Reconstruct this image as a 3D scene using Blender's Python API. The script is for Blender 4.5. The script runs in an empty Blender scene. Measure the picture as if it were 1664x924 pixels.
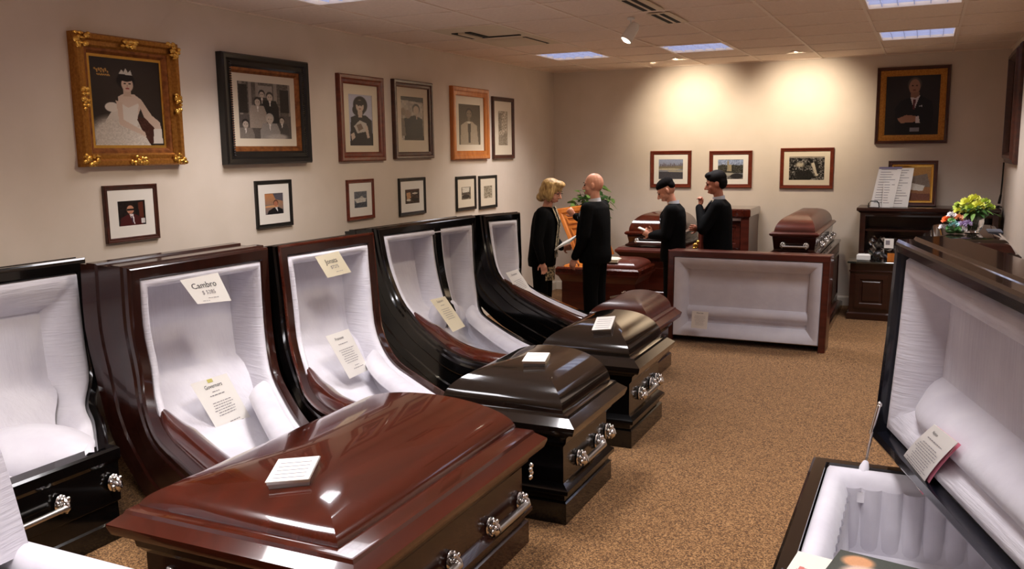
import bpy, bmesh, math, random
import numpy as np
from mathutils import Vector, Matrix
random.seed(7); rng = np.random.default_rng(7)
S = bpy.context.scene; COL = S.collection
sin, cos, pi = math.sin, math.cos, math.pi

# ---------------------------------------------------------------- camera
def make_camera():
    yaw, pitch, roll = -0.4402, 0.1504, -0.014
    cy, sy = cos(yaw), sin(yaw)
    f = Vector((sy*cos(pitch), cy*cos(pitch), -sin(pitch)))
    r = Vector((cy, -sy, 0)); u = r.cross(f)
    r2 = cos(roll)*r + sin(roll)*u; u2 = -sin(roll)*r + cos(roll)*u
    cd = bpy.data.cameras.new('camera'); co = bpy.data.objects.new('camera', cd); COL.objects.link(co)
    m = Matrix((r2, u2, -f)).transposed().to_4x4(); m.translation = Vector((4.858, 0, 2.0))
    co.matrix_world = m
    cd.sensor_width = 36; cd.lens = 1424.9/1664*36; cd.clip_start = .05; cd.clip_end = 60
    S.camera = co
make_camera()
# ---------------------------------------------------------------- world, lights, exposure
S.view_settings.view_transform = 'Standard'; S.view_settings.look = 'None'
S.view_settings.gamma = 1; S.view_settings.use_curve_mapping = False
S.view_settings.exposure = 0.0
W = bpy.data.worlds.new('world'); S.world = W; W.use_nodes = True
W.node_tree.nodes['Background'].inputs[0].default_value = (.5, .45, .45, 1)
W.node_tree.nodes['Background'].inputs[1].default_value = .2

H, D, XR, YN = 3.09, 11.8, 5.68, -3.2      # ceiling height, back wall, right wall, wall behind the photographer
TX0, TX = .7083, .7269                       # ceiling grid
TY0, TY = 10.18, .78
def area(loc, sx, sy, power, color, spread=120):
    l = bpy.data.lights.new('panel_light', 'AREA'); l.shape = 'RECTANGLE'; l.size = sx; l.size_y = sy
    l.energy = power; l.color = color; l.spread = math.radians(spread)
    o = bpy.data.objects.new('panel_light', l); COL.objects.link(o); o.location = loc
def spot(loc, target, power, color, ang, blend, size=.05):
    l = bpy.data.lights.new('spot_light', 'SPOT'); l.energy = power; l.color = color
    l.spot_size = math.radians(ang); l.spot_blend = blend; l.shadow_soft_size = size
    o = bpy.data.objects.new('spot_light', l); COL.objects.link(o); o.location = loc
    o.rotation_euler = (Vector(target)-Vector(loc)).to_track_quat('-Z', 'Y').to_euler()
def cell(i, j):                              # centre of a ceiling cell: column i, row j counted from the back light row
    return (TX0+(i+.5)*TX, TY0-TY*(j+.5))
LIGHT_CELLS = [(0, 0), (2, 0), (5, 0), (5, 3), (0, 6), (2, 7), (5, 6), (2, 10), (5, 9), (0, 10), (2, 13), (4, 13)]
COOL = (1, .955, .965)
for (i, j) in LIGHT_CELLS:
    x, y = cell(i, j); area((x, y, H-.035), .6, .66, 24, COOL, 115)
WARM = (1, .86, .66)
for x in (2.02, 3.42):
    spot((x, 10.75, H-.03), (x, 11.8, 2.35), 135, WARM, 92, 1.0, .06)
spot((2.5, 7.28, 2.9), (.9, 10.6, .9), 70, WARM, 80, 1.0, .04)
for y in (-.5, 1.9, 4.3, 6.7, 9.1):
    spot((2.05, y, H-.03), (.1, y+.2, .9), 66, WARM, 92, 1.0, .08)

# ---------------------------------------------------------------- node materials
def lin(c):
    return tuple((v/12.92 if v <= .04045 else ((v+.055)/1.055)**2.4) for v in c)
def srgb(*c):
    return lin(tuple(v/255 for v in c))
def mat(name, col, rough=.5, metal=0., coat=0., spec=.5, emit=None, trans=0., ior=1.45, sheen=0.):
    m = bpy.data.materials.new(name); m.use_nodes = True
    b = m.node_tree.nodes['Principled BSDF']; I = b.inputs
    I['Base Color'].default_value = (*col, 1); I['Roughness'].default_value = rough; I['Metallic'].default_value = metal
    I['Coat Weight'].default_value = coat; I['Coat Roughness'].default_value = .04
    I['Specular IOR Level'].default_value = spec; I['IOR'].default_value = ior
    I['Transmission Weight'].default_value = trans; I['Sheen Weight'].default_value = sheen
    if emit: I['Emission Color'].default_value = (*emit[0], 1); I['Emission Strength'].default_value = emit[1]
    return m
def vary(m, a, b, scale=(1, 1, 1), nscale=5, detail=6, bump=0., bscale=None, lo=.35, hi=.65, dist=.01, rough=None):
    nt = m.node_tree; N = nt.nodes; L = nt.links; bs = N['Principled BSDF']
    tc = N.new('ShaderNodeTexCoord'); mp = N.new('ShaderNodeMapping'); mp.inputs['Scale'].default_value = scale
    L.new(tc.outputs['Object'], mp.inputs[0])
    no = N.new('ShaderNodeTexNoise'); no.inputs['Scale'].default_value = nscale; no.inputs['Detail'].default_value = detail
    L.new(mp.outputs[0], no.inputs['Vector'])
    cr = N.new('ShaderNodeValToRGB'); cr.color_ramp.elements[0].position = lo; cr.color_ramp.elements[1].position = hi
    cr.color_ramp.elements[0].color = (*a, 1); cr.color_ramp.elements[1].color = (*b, 1)
    L.new(no.outputs[0], cr.inputs[0]); L.new(cr.outputs[0], bs.inputs['Base Color'])
    if bump:
        n2 = no
        if bscale:
            mp2 = N.new('ShaderNodeMapping'); mp2.inputs['Scale'].default_value = bscale; L.new(tc.outputs['Object'], mp2.inputs[0])
            n2 = N.new('ShaderNodeTexNoise'); n2.inputs['Scale'].default_value = 1; n2.inputs['Detail'].default_value = 4
            L.new(mp2.outputs[0], n2.inputs['Vector'])
        bp = N.new('ShaderNodeBump'); bp.inputs['Strength'].default_value = bump; bp.inputs['Distance'].default_value = dist
        L.new(n2.outputs[0], bp.inputs['Height']); L.new(bp.outputs[0], bs.inputs['Normal'])
    return m
M = {}
M['wall'] = vary(mat('wall_paint', (.7, .6, .5), .85, spec=.2), srgb(220, 206, 190), srgb(225, 211, 196), nscale=3, bump=.1, bscale=(90, 90, 90), dist=.002)
M['tile'] = vary(mat('ceiling_tile', (.6, .5, .4), .95, spec=.1), srgb(232, 212, 194), srgb(240, 220, 202), nscale=40, bump=.25, bscale=(160, 160, 160), dist=.003)
M['tbar'] = mat('ceiling_bar', srgb(240, 222, 204), .6)
M['trim'] = mat('trim_paint', srgb(226, 216, 200), .5)
def carpet():
    m = mat('carpet', (.3, .2, .1), .95, spec=.1, sheen=.15); nt = m.node_tree; N = nt.nodes; L = nt.links; bs = N['Principled BSDF']
    tc = N.new('ShaderNodeTexCoord'); v = N.new('ShaderNodeTexVoronoi'); v.inputs['Scale'].default_value = 150
    L.new(tc.outputs['Object'], v.inputs['Vector'])
    no = N.new('ShaderNodeTexNoise'); no.inputs['Scale'].default_value = 110; no.inputs['Detail'].default_value = 3
    L.new(tc.outputs['Object'], no.inputs['Vector'])
    mx = N.new('ShaderNodeMix'); mx.data_type = 'FLOAT'; mx.inputs[0].default_value = .55
    sp = N.new('ShaderNodeSeparateColor'); L.new(v.outputs['Color'], sp.inputs[0])
    L.new(sp.outputs[0], mx.inputs[2]); L.new(no.outputs[0], mx.inputs[3])
    cr = N.new('ShaderNodeValToRGB'); e = cr.color_ramp.elements
    e[0].position = .3; e[0].color = (*srgb(72, 48, 28), 1); e[1].position = .72; e[1].color = (*srgb(176, 134, 88), 1)
    k = e.new(.52); k.color = (*srgb(126, 90, 54), 1)
    L.new(mx.outputs[0], cr.inputs[0]); L.new(cr.outputs[0], bs.inputs['Base Color'])
    bp = N.new('ShaderNodeBump'); bp.inputs['Strength'].default_value = .5; bp.inputs['Distance'].default_value = .006
    L.new(mx.outputs[0], bp.inputs['Height']); L.new(bp.outputs[0], bs.inputs['Normal'])
    return m
M['carpet'] = carpet()
def wood(name, a, b, rough=.16, coat=.6, sc=(1.2, 14, 14), ns=1.6):
    return vary(mat(name, a, rough, coat=coat, spec=.5), a, b, sc, ns, 8, lo=.3, hi=.7)
M['mahogany'] = wood('mahogany_gloss', srgb(58, 20, 10), srgb(78, 27, 14), .16, .8, sc=(9, .8, 9))
M['mahogany_dark'] = wood('mahogany_dark_gloss', srgb(32, 12, 8), srgb(48, 19, 12), .2, .35, sc=(14, 14, 1.2))
M['mahogany_satin'] = wood('mahogany_satin', srgb(66, 26, 17), srgb(92, 38, 26), .32, .2, sc=(2, 14, 14))
M['black'] = mat('black_gloss', srgb(10, 9, 9), .15, coat=.35)
M['black_brown'] = mat('brown_black_gloss', srgb(26, 20, 16), .12, coat=.8)
M['navy'] = mat('navy_black_gloss', srgb(16, 18, 26), .2, coat=.5)
M['dark_wood'] = wood('dark_furniture_wood', srgb(38, 17, 12), srgb(56, 26, 18), .28, .3)
M['oak'] = wood('orange_oak', srgb(176, 96, 36), srgb(206, 124, 54), .25, .4, sc=(10, 10, 1.5))
M['red_wood'] = wood('red_frame_wood', srgb(92, 34, 18), srgb(120, 48, 26), .3, .3)
M['brown_wood'] = wood('brown_frame_wood', srgb(58, 28, 20), srgb(80, 40, 28), .3, .3)
M['gold'] = vary(mat('antique_gold', (.6, .35, .1), .38, metal=.75), srgb(150, 98, 40), srgb(178, 122, 54), nscale=60)
M['gold_bright'] = mat('bright_gold', srgb(226, 176, 84), .25, metal=.9)
M['copper'] = vary(mat('copper_brown', (.5, .3, .1), .4, metal=.5), srgb(120, 68, 32), srgb(160, 98, 48), nscale=25)
M['black_frame'] = mat('black_frame', srgb(24, 22, 20), .35, coat=.2)
M['mount'] = mat('mount_board', srgb(222, 208, 184), .8)
M['mount_white'] = mat('mount_board_white', srgb(236, 230, 220), .8)
fw = srgb(206, 202, 210); fw2 = srgb(220, 217, 223)
M['lining'] = vary(mat('white_crepe', fw, .75, sheen=.3, spec=.3), fw, fw2, (1, 1, 1), 4, bump=.55, bscale=(30, 30, 3), dist=.012)
M['lining_pleat'] = vary(mat('white_crepe_pleated', fw, .75, sheen=.3, spec=.3), fw, fw2, (1, 1, 1), 4, bump=.5, bscale=(5, 5, 75), dist=.01)
M['lining_plain'] = vary(mat('white_crepe_plain', fw, .75, sheen=.3, spec=.3), fw, fw2, (1, 1, 1), 4, bump=.35, bscale=(12, 12, 12), dist=.01)
M['chrome'] = mat('chrome', (.82, .8, .78), .16, metal=1)
M['steel'] = mat('brushed_steel', (.6, .57, .53), .3, metal=1)
M['paper'] = mat('white_paper', srgb(240, 236, 228), .7)
M['cream_paper'] = mat('cream_paper', srgb(240, 230, 200), .7)
M['pink_paper'] = mat('pink_paper', srgb(226, 130, 150), .7)
M['ink'] = mat('ink', srgb(50, 48, 56), .7)
M['ink_grey'] = mat('grey_ink', srgb(140, 134, 138), .7)
M['suit'] = vary(mat('black_suit', srgb(8, 8, 9), .85, spec=.12), srgb(7, 7, 8), srgb(11, 11, 12), nscale=60, bump=.1)
M['shirt'] = mat('shirt', srgb(214, 216, 226), .8)
M['skin'] = vary(mat('skin', srgb(214, 150, 124), .5), srgb(206, 140, 114), srgb(220, 160, 134), nscale=12)
M['skin_tan'] = vary(mat('skin_tan', srgb(190, 122, 96), .5), srgb(180, 112, 88), srgb(196, 130, 104), nscale=12)
M['hair_black'] = mat('dark_hair', srgb(14, 10, 9), .75, spec=.2)
M['hair_blond'] = vary(mat('blond_hair', srgb(190, 150, 90), .5), srgb(140, 104, 60), srgb(214, 178, 116), (1, 1, .25), 60, bump=.6)
M['felt'] = mat('black_felt', srgb(14, 11, 11), .95, spec=.1)
M['glass'] = mat('glass', (1, 1, 1), .03, trans=1, ior=1.45)
M['smoke'] = mat('dark_glass_top', srgb(40, 44, 40), .06, coat=1)
M['plastic'] = mat('clear_plastic', (1, 1, 1), .12, trans=1, ior=1.3)
M['white_plastic'] = mat('white_plastic', srgb(232, 230, 224), .4)
M['leaf'] = vary(mat('green_leaf', srgb(70, 104, 44), .5), srgb(70, 108, 44), srgb(132, 164, 84), nscale=9)
M['leaf_dark'] = mat('dark_leaf', srgb(44, 78, 30), .5)
M['stem'] = mat('plant_stem', srgb(84, 78, 44), .7)
M['terracotta'] = mat('plant_pot', srgb(70, 50, 40), .6)
M['duct'] = mat('vent_dark', srgb(22, 18, 16), .8)
M['vent'] = mat('vent_cream', srgb(214, 196, 168), .5)
M['louver'] = mat('light_louver', srgb(150, 150, 170), .5, emit=((.45, .5, .8), .35))
M['diffuser'] = mat('light_diffuser', (.8, .85, 1), .5, emit=((.78, .83, 1.0), 1.7))
M['bulb'] = mat('lamp_face', (1, .9, .8), .5, emit=((1, .88, .68), 4))
def flat(name, r, g, b, rough=.6): 
    if name not in M: M[name] = mat(name, srgb(r, g, b), rough)
    return M[name]
def printmat():
    m = mat('photo_print', (1, 1, 1), .35, spec=.4); a = m.node_tree.nodes.new('ShaderNodeAttribute'); a.attribute_name = 'print'
    m.node_tree.links.new(a.outputs['Color'], m.node_tree.nodes['Principled BSDF'].inputs['Base Color']); return m
M['print'] = printmat()

# ---------------------------------------------------------------- geometry helpers: geo = (verts, faces)
def join(*gs):
    V, F = [], []
    for v, f in gs:
        n = len(V); V += [tuple(p) for p in v]; F += [tuple(i+n for i in q) for q in f]
    return V, F
def box(x0, x1, y0, y1, z0, z1):
    V = [(x, y, z) for z in (z0, z1) for y in (y0, y1) for x in (x0, x1)]
    return V, [(0, 2, 3, 1), (4, 5, 7, 6), (0, 1, 5, 4), (2, 6, 7, 3), (0, 4, 6, 2), (1, 3, 7, 5)]
def bbox_bev(x0, x1, y0, y1, z0, z1, b=.004):
    return loft(x0, x1, y0, y1, [(b, z0), (0, z0+b), (0, z1-b), (b, z1)])
def loft(x0, x1, y0, y1, prof, caps=True, sub=1):
    V, F = [], []; n = 4*sub
    for (i, z) in prof:
        c = [(x0+i, y0+i), (x1-i, y0+i), (x1-i, y1-i), (x0+i, y1-i)]
        for k in range(4):
            a, b = c[k], c[(k+1) % 4]
            for s in range(sub): V.append((a[0]+(b[0]-a[0])*s/sub, a[1]+(b[1]-a[1])*s/sub, z))
    for r in range(len(prof)-1):
        for k in range(n):
            F.append((r*n+k, r*n+(k+1) % n, (r+1)*n+(k+1) % n, (r+1)*n+k))
    if caps:
        F.append(tuple(range(n-1, -1, -1))); F.append(tuple((len(prof)-1)*n+k for k in range(n)))
    return V, F
def grid(rows, closed=False):
    V = [tuple(p) for r in rows for p in r]; F = []; m = len(rows[0])
    for r in range(len(rows)-1):
        for k in range(m if closed else m-1):
            k2 = (k+1) % m; F.append((r*m+k, r*m+k2, (r+1)*m+k2, (r+1)*m+k))
    return V, F
def tube(pts, rad, n=10, caps=True):
    pts = [Vector(p) for p in pts]; rad = rad if isinstance(rad, (list, tuple)) else [rad]*len(pts); rows = []
    for i, p in enumerate(pts):
        t = (pts[min(i+1, len(pts)-1)]-pts[max(i-1, 0)]).normalized()
        up = Vector((0, 0, 1)) if abs(t.z) < .9 else Vector((1, 0, 0)); a = t.cross(up).normalized(); b = a.cross(t)
        rows.append([p+rad[i]*(cos(2*pi*k/n)*a+sin(2*pi*k/n)*b) for k in range(n)])
    g = grid(rows, True)
    if caps: g[1].append(tuple(range(n-1, -1, -1))); g[1].append(tuple((len(pts)-1)*n+k for k in range(n)))
    return g
def lathe(prof, c=(0, 0), n=24):
    return grid([[(c[0]+r*cos(2*pi*k/n), c[1]+r*sin(2*pi*k/n), z) for k in range(n)] for r, z in prof], True)
def ell(c, r, nu=14, nv=9, rot=None):
    rows = []
    for j in range(nv+1):
        ph = -pi/2+pi*j/nv; cr = max(cos(ph), 1e-3)
        rows.append([(r[0]*cr*cos(2*pi*k/nu), r[1]*cr*sin(2*pi*k/nu), r[2]*sin(ph)) for k in range(nu)])
    g = grid(rows, True); g[1].append(tuple(range(nu-1, -1, -1))); g[1].append(tuple(nv*nu+k for k in range(nu)))
    V = [Vector(p) for p in g[0]]
    if rot: V = [rot @ p for p in V]
    return [tuple(p+Vector(c)) for p in V], g[1]
def capsule(p0, p1, r0, r1, n=12, flat_=1., side=None):
    p0, p1 = Vector(p0), Vector(p1); d = p1-p0; L = d.length; t = d.normalized()
    a = (Vector(side)-Vector(side).dot(t)*t).normalized() if side is not None else (t.cross(Vector((0, 0, 1)) if abs(t.z) < .9 else Vector((1, 0, 0)))).normalized()
    b = a.cross(t); rows = []
    for j in range(5):
        ph = -pi/2+pi/2*j/4; rows.append((p0+t*r0*sin(ph), max(r0*cos(ph), 1e-4)))
    for j in range(1, 4): rows.append((p0+d*j/4, r0+(r1-r0)*j/4))
    for j in range(5):
        ph = pi/2*j/4; rows.append((p1+t*r1*sin(ph), max(r1*cos(ph), 1e-4)))
    g = grid([[c+r*(cos(2*pi*k/n)*a+flat_*sin(2*pi*k/n)*b) for k in range(n)] for c, r in rows], True)
    g[1].append(tuple(range(n-1, -1, -1))); g[1].append(tuple((len(rows)-1)*n+k for k in range(n)))
    return g
def ring_frame(u0, u1, v0, v1, sec):
    """mitred rectangular moulding in (u, v, d); sec = [(inset, d)]"""
    rows = [[(u0+i, v0+i, d), (u1-i, v0+i, d), (u1-i, v1-i, d), (u0+i, v1-i, d)] for i, d in sec]
    return grid(rows, True)
def plane_uv(u0, u1, v0, v1, d=0, nu=1, nv=1):
    return grid([[(u0+(u1-u0)*i/nu, v0+(v1-v0)*j/nv, d) for i in range(nu+1)] for j in range(nv+1)])
def mapg(g, fn): return [tuple(fn(*p)) for p in g[0]], g[1]

ORG = {}
def mk(name, g, m, parent=None, smooth=35, **tags):
    o0 = ORG.get(parent.name, Vector((0, 0, 0))) if parent else None
    V = np.array(g[0], float)
    if parent is None:
        org = Vector((float((V[:, 0].min()+V[:, 0].max())/2), float((V[:, 1].min()+V[:, 1].max())/2), float(V[:, 2].min())))
    else: org = o0
    me = bpy.data.meshes.new(name); me.from_pydata([tuple(p) for p in (V-np.array(org))], [], [tuple(f) for f in g[1]])
    bm = bmesh.new(); bm.from_mesh(me); bmesh.ops.recalc_face_normals(bm, faces=bm.faces); bm.to_mesh(me); bm.free()
    if smooth:
        me.polygons.foreach_set('use_smooth', [True]*len(me.polygons)); me.set_sharp_from_angle(angle=math.radians(smooth))
    me.materials.append(M[m] if isinstance(m, str) else m); me.update()
    o = bpy.data.objects.new(name, me); COL.objects.link(o)
    if parent is None: o.location = org
    else: o.parent = parent
    ORG[o.name] = org
    for k, v in tags.items(): o[k] = v
    return o
def thing(name, label, cat, loc, group=None):
    o = bpy.data.objects.new(name, None); COL.objects.link(o); o.location = loc; o.empty_display_size = .1
    o['label'] = label; o['category'] = cat
    if group: o['group'] = group
    ORG[o.name] = Vector(loc); return o
def struct(name, g, m, parent=None, smooth=0):
    return mk(name, g, m, parent, smooth, kind='structure')
def text(s, font_size=1.):
    c = bpy.data.curves.new('t', 'FONT'); c.body = s; c.size = font_size; c.align_x = 'CENTER'; c.resolution_u = 2
    o = bpy.data.objects.new('t', c); COL.objects.link(o); dg = bpy.context.evaluated_depsgraph_get(); dg.update()
    me = bpy.data.meshes.new_from_object(o.evaluated_get(dg)); g = ([tuple(v.co) for v in me.vertices], [tuple(p.vertices) for p in me.polygons])
    bpy.data.objects.remove(o); bpy.data.meshes.remove(me); return g
def blob(name, geos, m, parent, voxel=.007, smooth=6, fac=.6, **tags):
    """one continuous surface from overlapping closed solids"""
    g = join(*geos); me = bpy.data.meshes.new('tmp'); me.from_pydata(g[0], [], g[1])
    bm = bmesh.new(); bm.from_mesh(me); bmesh.ops.recalc_face_normals(bm, faces=bm.faces); bm.to_mesh(me); bm.free()
    o = bpy.data.objects.new('tmp', me); COL.objects.link(o)
    r = o.modifiers.new('r', 'REMESH'); r.mode = 'VOXEL'; r.voxel_size = voxel
    s = o.modifiers.new('s', 'SMOOTH'); s.factor = fac; s.iterations = smooth
    dg = bpy.context.evaluated_depsgraph_get(); dg.update()
    m2 = bpy.data.meshes.new_from_object(o.evaluated_get(dg))
    org = ORG[parent.name]
    m2.transform(Matrix.Translation(-org)); m2.name = name; m2.materials.clear(); m2.materials.append(M[m])
    m2.polygons.foreach_set('use_smooth', [True]*len(m2.polygons)); m2.update()
    bpy.data.objects.remove(o); bpy.data.meshes.remove(me)
    q = bpy.data.objects.new(name, m2); COL.objects.link(q); q.parent = parent; ORG[q.name] = org
    for k, v in tags.items(): q[k] = v
    return q

# ---------------------------------------------------------------- room
t_ = .12
struct('floor', box(-t_, XR+t_, YN-t_, D+t_, -.1, 0), 'carpet')
struct('wall_left', box(-t_, 0, YN-t_, D+t_, 0, H+.25), 'wall')
struct('wall_back', box(0, XR, D, D+t_, 0, H+.25), 'wall')
struct('wall_right', box(XR, XR+t_, YN-t_, D+t_, 0, H+.25), 'wall')
struct('wall_near', box(0, XR, YN-t_, YN, 0, H+.25), 'wall')
def baseb(name, x0, x1, y0, y1):
    struct(name, loft(x0, x1, y0, y1, [(0, 0), (0, .10), (.006, .115), (.012, .12)]), 'trim')
baseb('baseboard_left', 0.001, .03, YN, D); baseb('baseboard_back', .031, XR-.031, D-.03, D-.001); baseb('baseboard_right', XR-.03, XR-.001, YN, D)
ceil = struct('ceiling', box(-t_, XR+t_, YN-t_, D+t_, H+.25, H+.33), 'tile')
xs = [0]+[TX0+k*TX for k in range(7)]+[XR]
ys = [D]+[TY0+TY*k for k in (2, 1, 0)]+[TY0-TY*k for k in range(1, 17)]+[YN]
ys = sorted(set(round(v, 4) for v in ys if v <= D))
def cellidx(x, y): return (round((x-TX0)/TX-.5), round((TY0-y)/TY-.5))
VENTS = {(0, 2): 'a', (0, 3): 'b', (2, 3): 'slot', (2, 4): 'slot'}
proto = {}
for a in range(len(xs)-1):
    for b in range(len(ys)-1):
        x0, x1, y0, y1 = xs[a], xs[a+1], ys[b], ys[b+1]
        ci = cellidx((x0+x1)/2, (y0+y1)/2)
        if ci in LIGHT_CELLS or ci in VENTS and ci[0] != 9 and VENTS[ci] in 'ab': continue
        key = (round(x1-x0, 3), round(y1-y0, 3))
        dz = .004*random.random()
        if key in proto:
            o = proto[key][0].copy(); COL.objects.link(o); o.parent = ceil
            o.location = (x0-proto[key][1][0], y0-proto[key][1][1], dz)
        else:
            o = mk('ceiling_tile', loft(x0+.013, x1-.013, y0+.013, y1-.013, [(0, H+.004), (0, H+.02)]), 'tile', ceil, 0)
            proto[key] = (o, (x0, y0))
for i, x in enumerate(xs[1:-1]): mk('grid_bar', box(x-.012, x+.012, YN, D, H-.002, H+.03), 'tbar', ceil, 0)
for y in ys[1:-1]: mk('grid_bar', box(0, XR, y-.012, y+.012, H-.0015, H+.028), 'tbar', ceil, 0)
for (a0, a1, b0, b1) in ((0, XR, YN, YN+.02), (0, XR, D-.02, D), (0, .02, YN, D), (XR-.02, XR, YN, D)):
    mk('edge_bar', box(a0, a1, b0, b1, H-.003, H+.03), 'tbar', ceil, 0)
WHERE = {(0, 0): 'square ceiling light at the far left, over the woman in black', (2, 0): 'square ceiling light at the back, in the middle of the row above the two men',
         (5, 0): 'square ceiling light near the back wall, above the big portrait of a man', (5, 3): 'square ceiling light at top right, cut by the top edge of the photo',
         (0, 6): 'ceiling light at top left of which only a far corner shows'}
for (i, j) in LIGHT_CELLS:
    x, y = cell(i, j); hx, hy = TX/2-.013, TY/2-.013
    t = thing('ceiling_light', WHERE.get((i, j), 'square ceiling light out of the picture, %s, %s' % ('over the portraits' if i == 0 else 'right side' if i > 3 else 'over the aisle', 'just ahead of the camera' if j < 9 else 'overhead' if j < 12 else 'behind the camera')), 'ceiling light', (x, y, H+.1), 'recessed square fluorescent ceiling lights')
    mk('light_housing', join(mapg(ring_frame(x-hx, x+hx, y-hy, y+hy, [(0, 0), (.02, -.004), (.025, .02), (.025, .09)]), lambda u, v, d: (u, v, H+d))), 'tbar', t)
    mk('diffuser', box(x-hx+.026, x+hx-.026, y-hy+.026, y+hy-.026, H+.045, H+.05), 'diffuser', t, 0)
    for k in range(1, 4): mk('louver', box(x-hx+.026, x+hx-.026, y-hy+k*2*hy/4-.004, y-hy+k*2*hy/4+.004, H+.005, H+.04), 'louver', t, 0)
    for k in range(1, 6): mk('louver', box(x-hx+k*2*hx/6-.003, x-hx+k*2*hx/6+.003, y-hy+.026, y+hy-.026, H+.006, H+.039), 'louver', t, 0)
def vent(ci, lab, kind):
    x, y = cell(*ci); hx, hy = TX/2-.013, TY/2-.013
    t = thing('ceiling_vent', lab, 'air vent', (x, y, H+.02), 'ceiling air vents')
    mk('vent_plate', loft(x-hx, x+hx, y-hy, y+hy, [(0, H-.002), (0, H+.02)]), 'vent', t, 0)
    if kind == 'a':
        mk('inner_plate', loft(x-.2, x+.22, y-.28, y+.26, [(.03, H-.02), (0, H-.004)]), 'vent', t)
        mk('slot', box(x+.2, x+.235, y-.3, y+.28, H-.006, H-.001), 'duct', t, 0)
    elif kind == 'b':
        mk('slot', box(x-.26, x-.2, y-.1, y+.3, H-.01, H-.002), 'duct', t, 0); mk('slot', box(x-.12, x-.06, y-.1, y+.3, H-.01, H-.002), 'duct', t, 0)
        mk('slot', box(x-.26, x+.26, y+.28, y+.315, H-.011, H-.001), 'duct', t, 0)
        mk('slat', box(x-.19, x-.13, y-.1, y+.28, H-.02, H-.003), 'vent', t, 0)
vent((0, 2), 'ceiling vent with raised pale centre plate, farther one left of the spotlight', 'a')
vent((0, 3), 'ceiling vent with dark L-shaped slots, nearer one left of the spotlight', 'b')
for (y0, y1, lab) in ((7.12, 7.75, 'double slot air diffuser in the ceiling just right of the white spotlight'), (6.35, 6.98, 'double slot air diffuser cut by the top edge of the photo above the spotlight')):
    t = thing('slot_diffuser', lab, 'air vent', (2.83, y0, H), 'ceiling air vents')
    mk('vent_plate', box(2.74, 2.93, y0, y1, H-.008, H-.002), 'vent', t, 0)
    for x in (2.785, 2.855): mk('slot', box(x-.018, x+.018, y0+.04, y1-.04, H-.011, H-.006), 'duct', t, 0)
# white spotlight hanging from the ceiling
t = thing('spotlight', 'white bullet-shaped ceiling spotlight with a glowing face, top centre', 'spotlight', (2.55, 7.28, H))
mk('mount', lathe([(.001, H), (.03, H), (.03, H-.015), (.006, H-.02), (.006, H-.05)], (2.56, 7.28), 14), 'white_plastic', t)
R_ = Vector((-.5, -.45, -1)).normalized().to_track_quat('Z', 'Y').to_matrix()
def rotg(g, c): return [tuple(R_ @ Vector(p)+Vector(c)) for p in g[0]], g[1]
mk('lamp_body', rotg(lathe([(.001, -.09), (.03, -.085), (.045, -.05), (.05, .03), (.052, .08), (.045, .08)], n=18), (2.56, 7.28, H-.12)), 'white_plastic', t)
lb = COL.objects['lamp_body']
mk('lamp_face', rotg(lathe([(.001, .076), (.044, .076)], n=18), (2.56, 7.28, H-.12)), 'bulb', lb, 0)
for (x, y, lab) in ((1.62, 11.2, 'small round recessed downlight in the ceiling near the back left corner'), (2.02, 10.75, 'recessed downlight making the left pool of light on the back wall'), (3.42, 10.75, 'recessed downlight making the right pool of light on the back wall')):
    t = thing('downlight', lab, 'downlight', (x, y, H), 'small recessed downlights')
    mk('ring', lathe([(.055, H-.002), (.05, H-.008), (.035, H-.004), (.034, H+.004)], (x, y), 20), 'tbar', t)
    if x < 2: mk('lamp_face', lathe([(.001, H-.001), (.036, H-.001)], (x, y), 16), 'bulb', t, 0)
for y in (-.5, 1.9, 4.3):
    t = thing('downlight', 'round downlight out of the picture, ' + ('over the third casket' if y > 4 else 'over the red mahogany casket' if y > 1 else 'behind the camera'), 'downlight', (2.05, y, H), 'small recessed downlights')
    mk('ring', lathe([(.07, H-.002), (.06, H-.01), (.045, H-.004), (.044, H+.01)], (2.05, y), 20), 'tbar', t)

# ---------------------------------------------------------------- prints: tiny painter writing a colour attribute
class Art:
    def __init__(s, w, h, bg=(60, 55, 50)):
        s.w, s.h = w, h; s.a = np.zeros((h, w, 3)); s.a[:] = np.array(bg)/255
        yy, xx = np.mgrid[0:h, 0:w]; s.x = (xx+.5)/w; s.y = (yy+.5)/h
    def put(s, m, c, al=1.):
        m = np.clip(m, 0, 1)[..., None]*al; s.a = s.a*(1-m)+np.array(c)/255*m; return s
    def e(s, cx, cy, rx, ry, c, soft=.12, rot=0, al=1.):
        x = s.x-cx; y = s.y-cy; ar = s.h/s.w; y = y*ar
        X = x*cos(rot)+y*sin(rot); Y = -x*sin(rot)+y*cos(rot)
        d = np.sqrt((X/rx)**2+(Y/(ry*ar))**2); return s.put((1-d)/soft+.5, c, al)
    def p(s, pts, c, al=1.):
        m = np.zeros_like(s.x, bool); n = len(pts)
        for i in range(n):
            x0, y0 = pts[i]; x1, y1 = pts[(i+1) % n]
            if y0 == y1: continue
            cr = ((y0 > s.y) != (y1 > s.y)) & (s.x < (x1-x0)*(s.y-y0)/(y1-y0)+x0); m ^= cr
        return s.put(m.astype(float), c, al)
    def g(s, c0, c1):
        s.a = np.array(c0)/255*(1-s.y[..., None])+np.array(c1)/255*s.y[..., None]; return s
    def n(s, amt, k=1, box_=None):
        r = rng.random((s.h//k+2, s.w//k+2)); r = np.kron(r, np.ones((k, k)))[:s.h, :s.w]-.5
        m = np.ones_like(s.x) if box_ is None else ((s.x > box_[0]) & (s.x < box_[1]) & (s.y > box_[2]) & (s.y < box_[3]))
        s.a = np.clip(s.a+(r*amt*m)[..., None], 0, 1); return s
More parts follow.
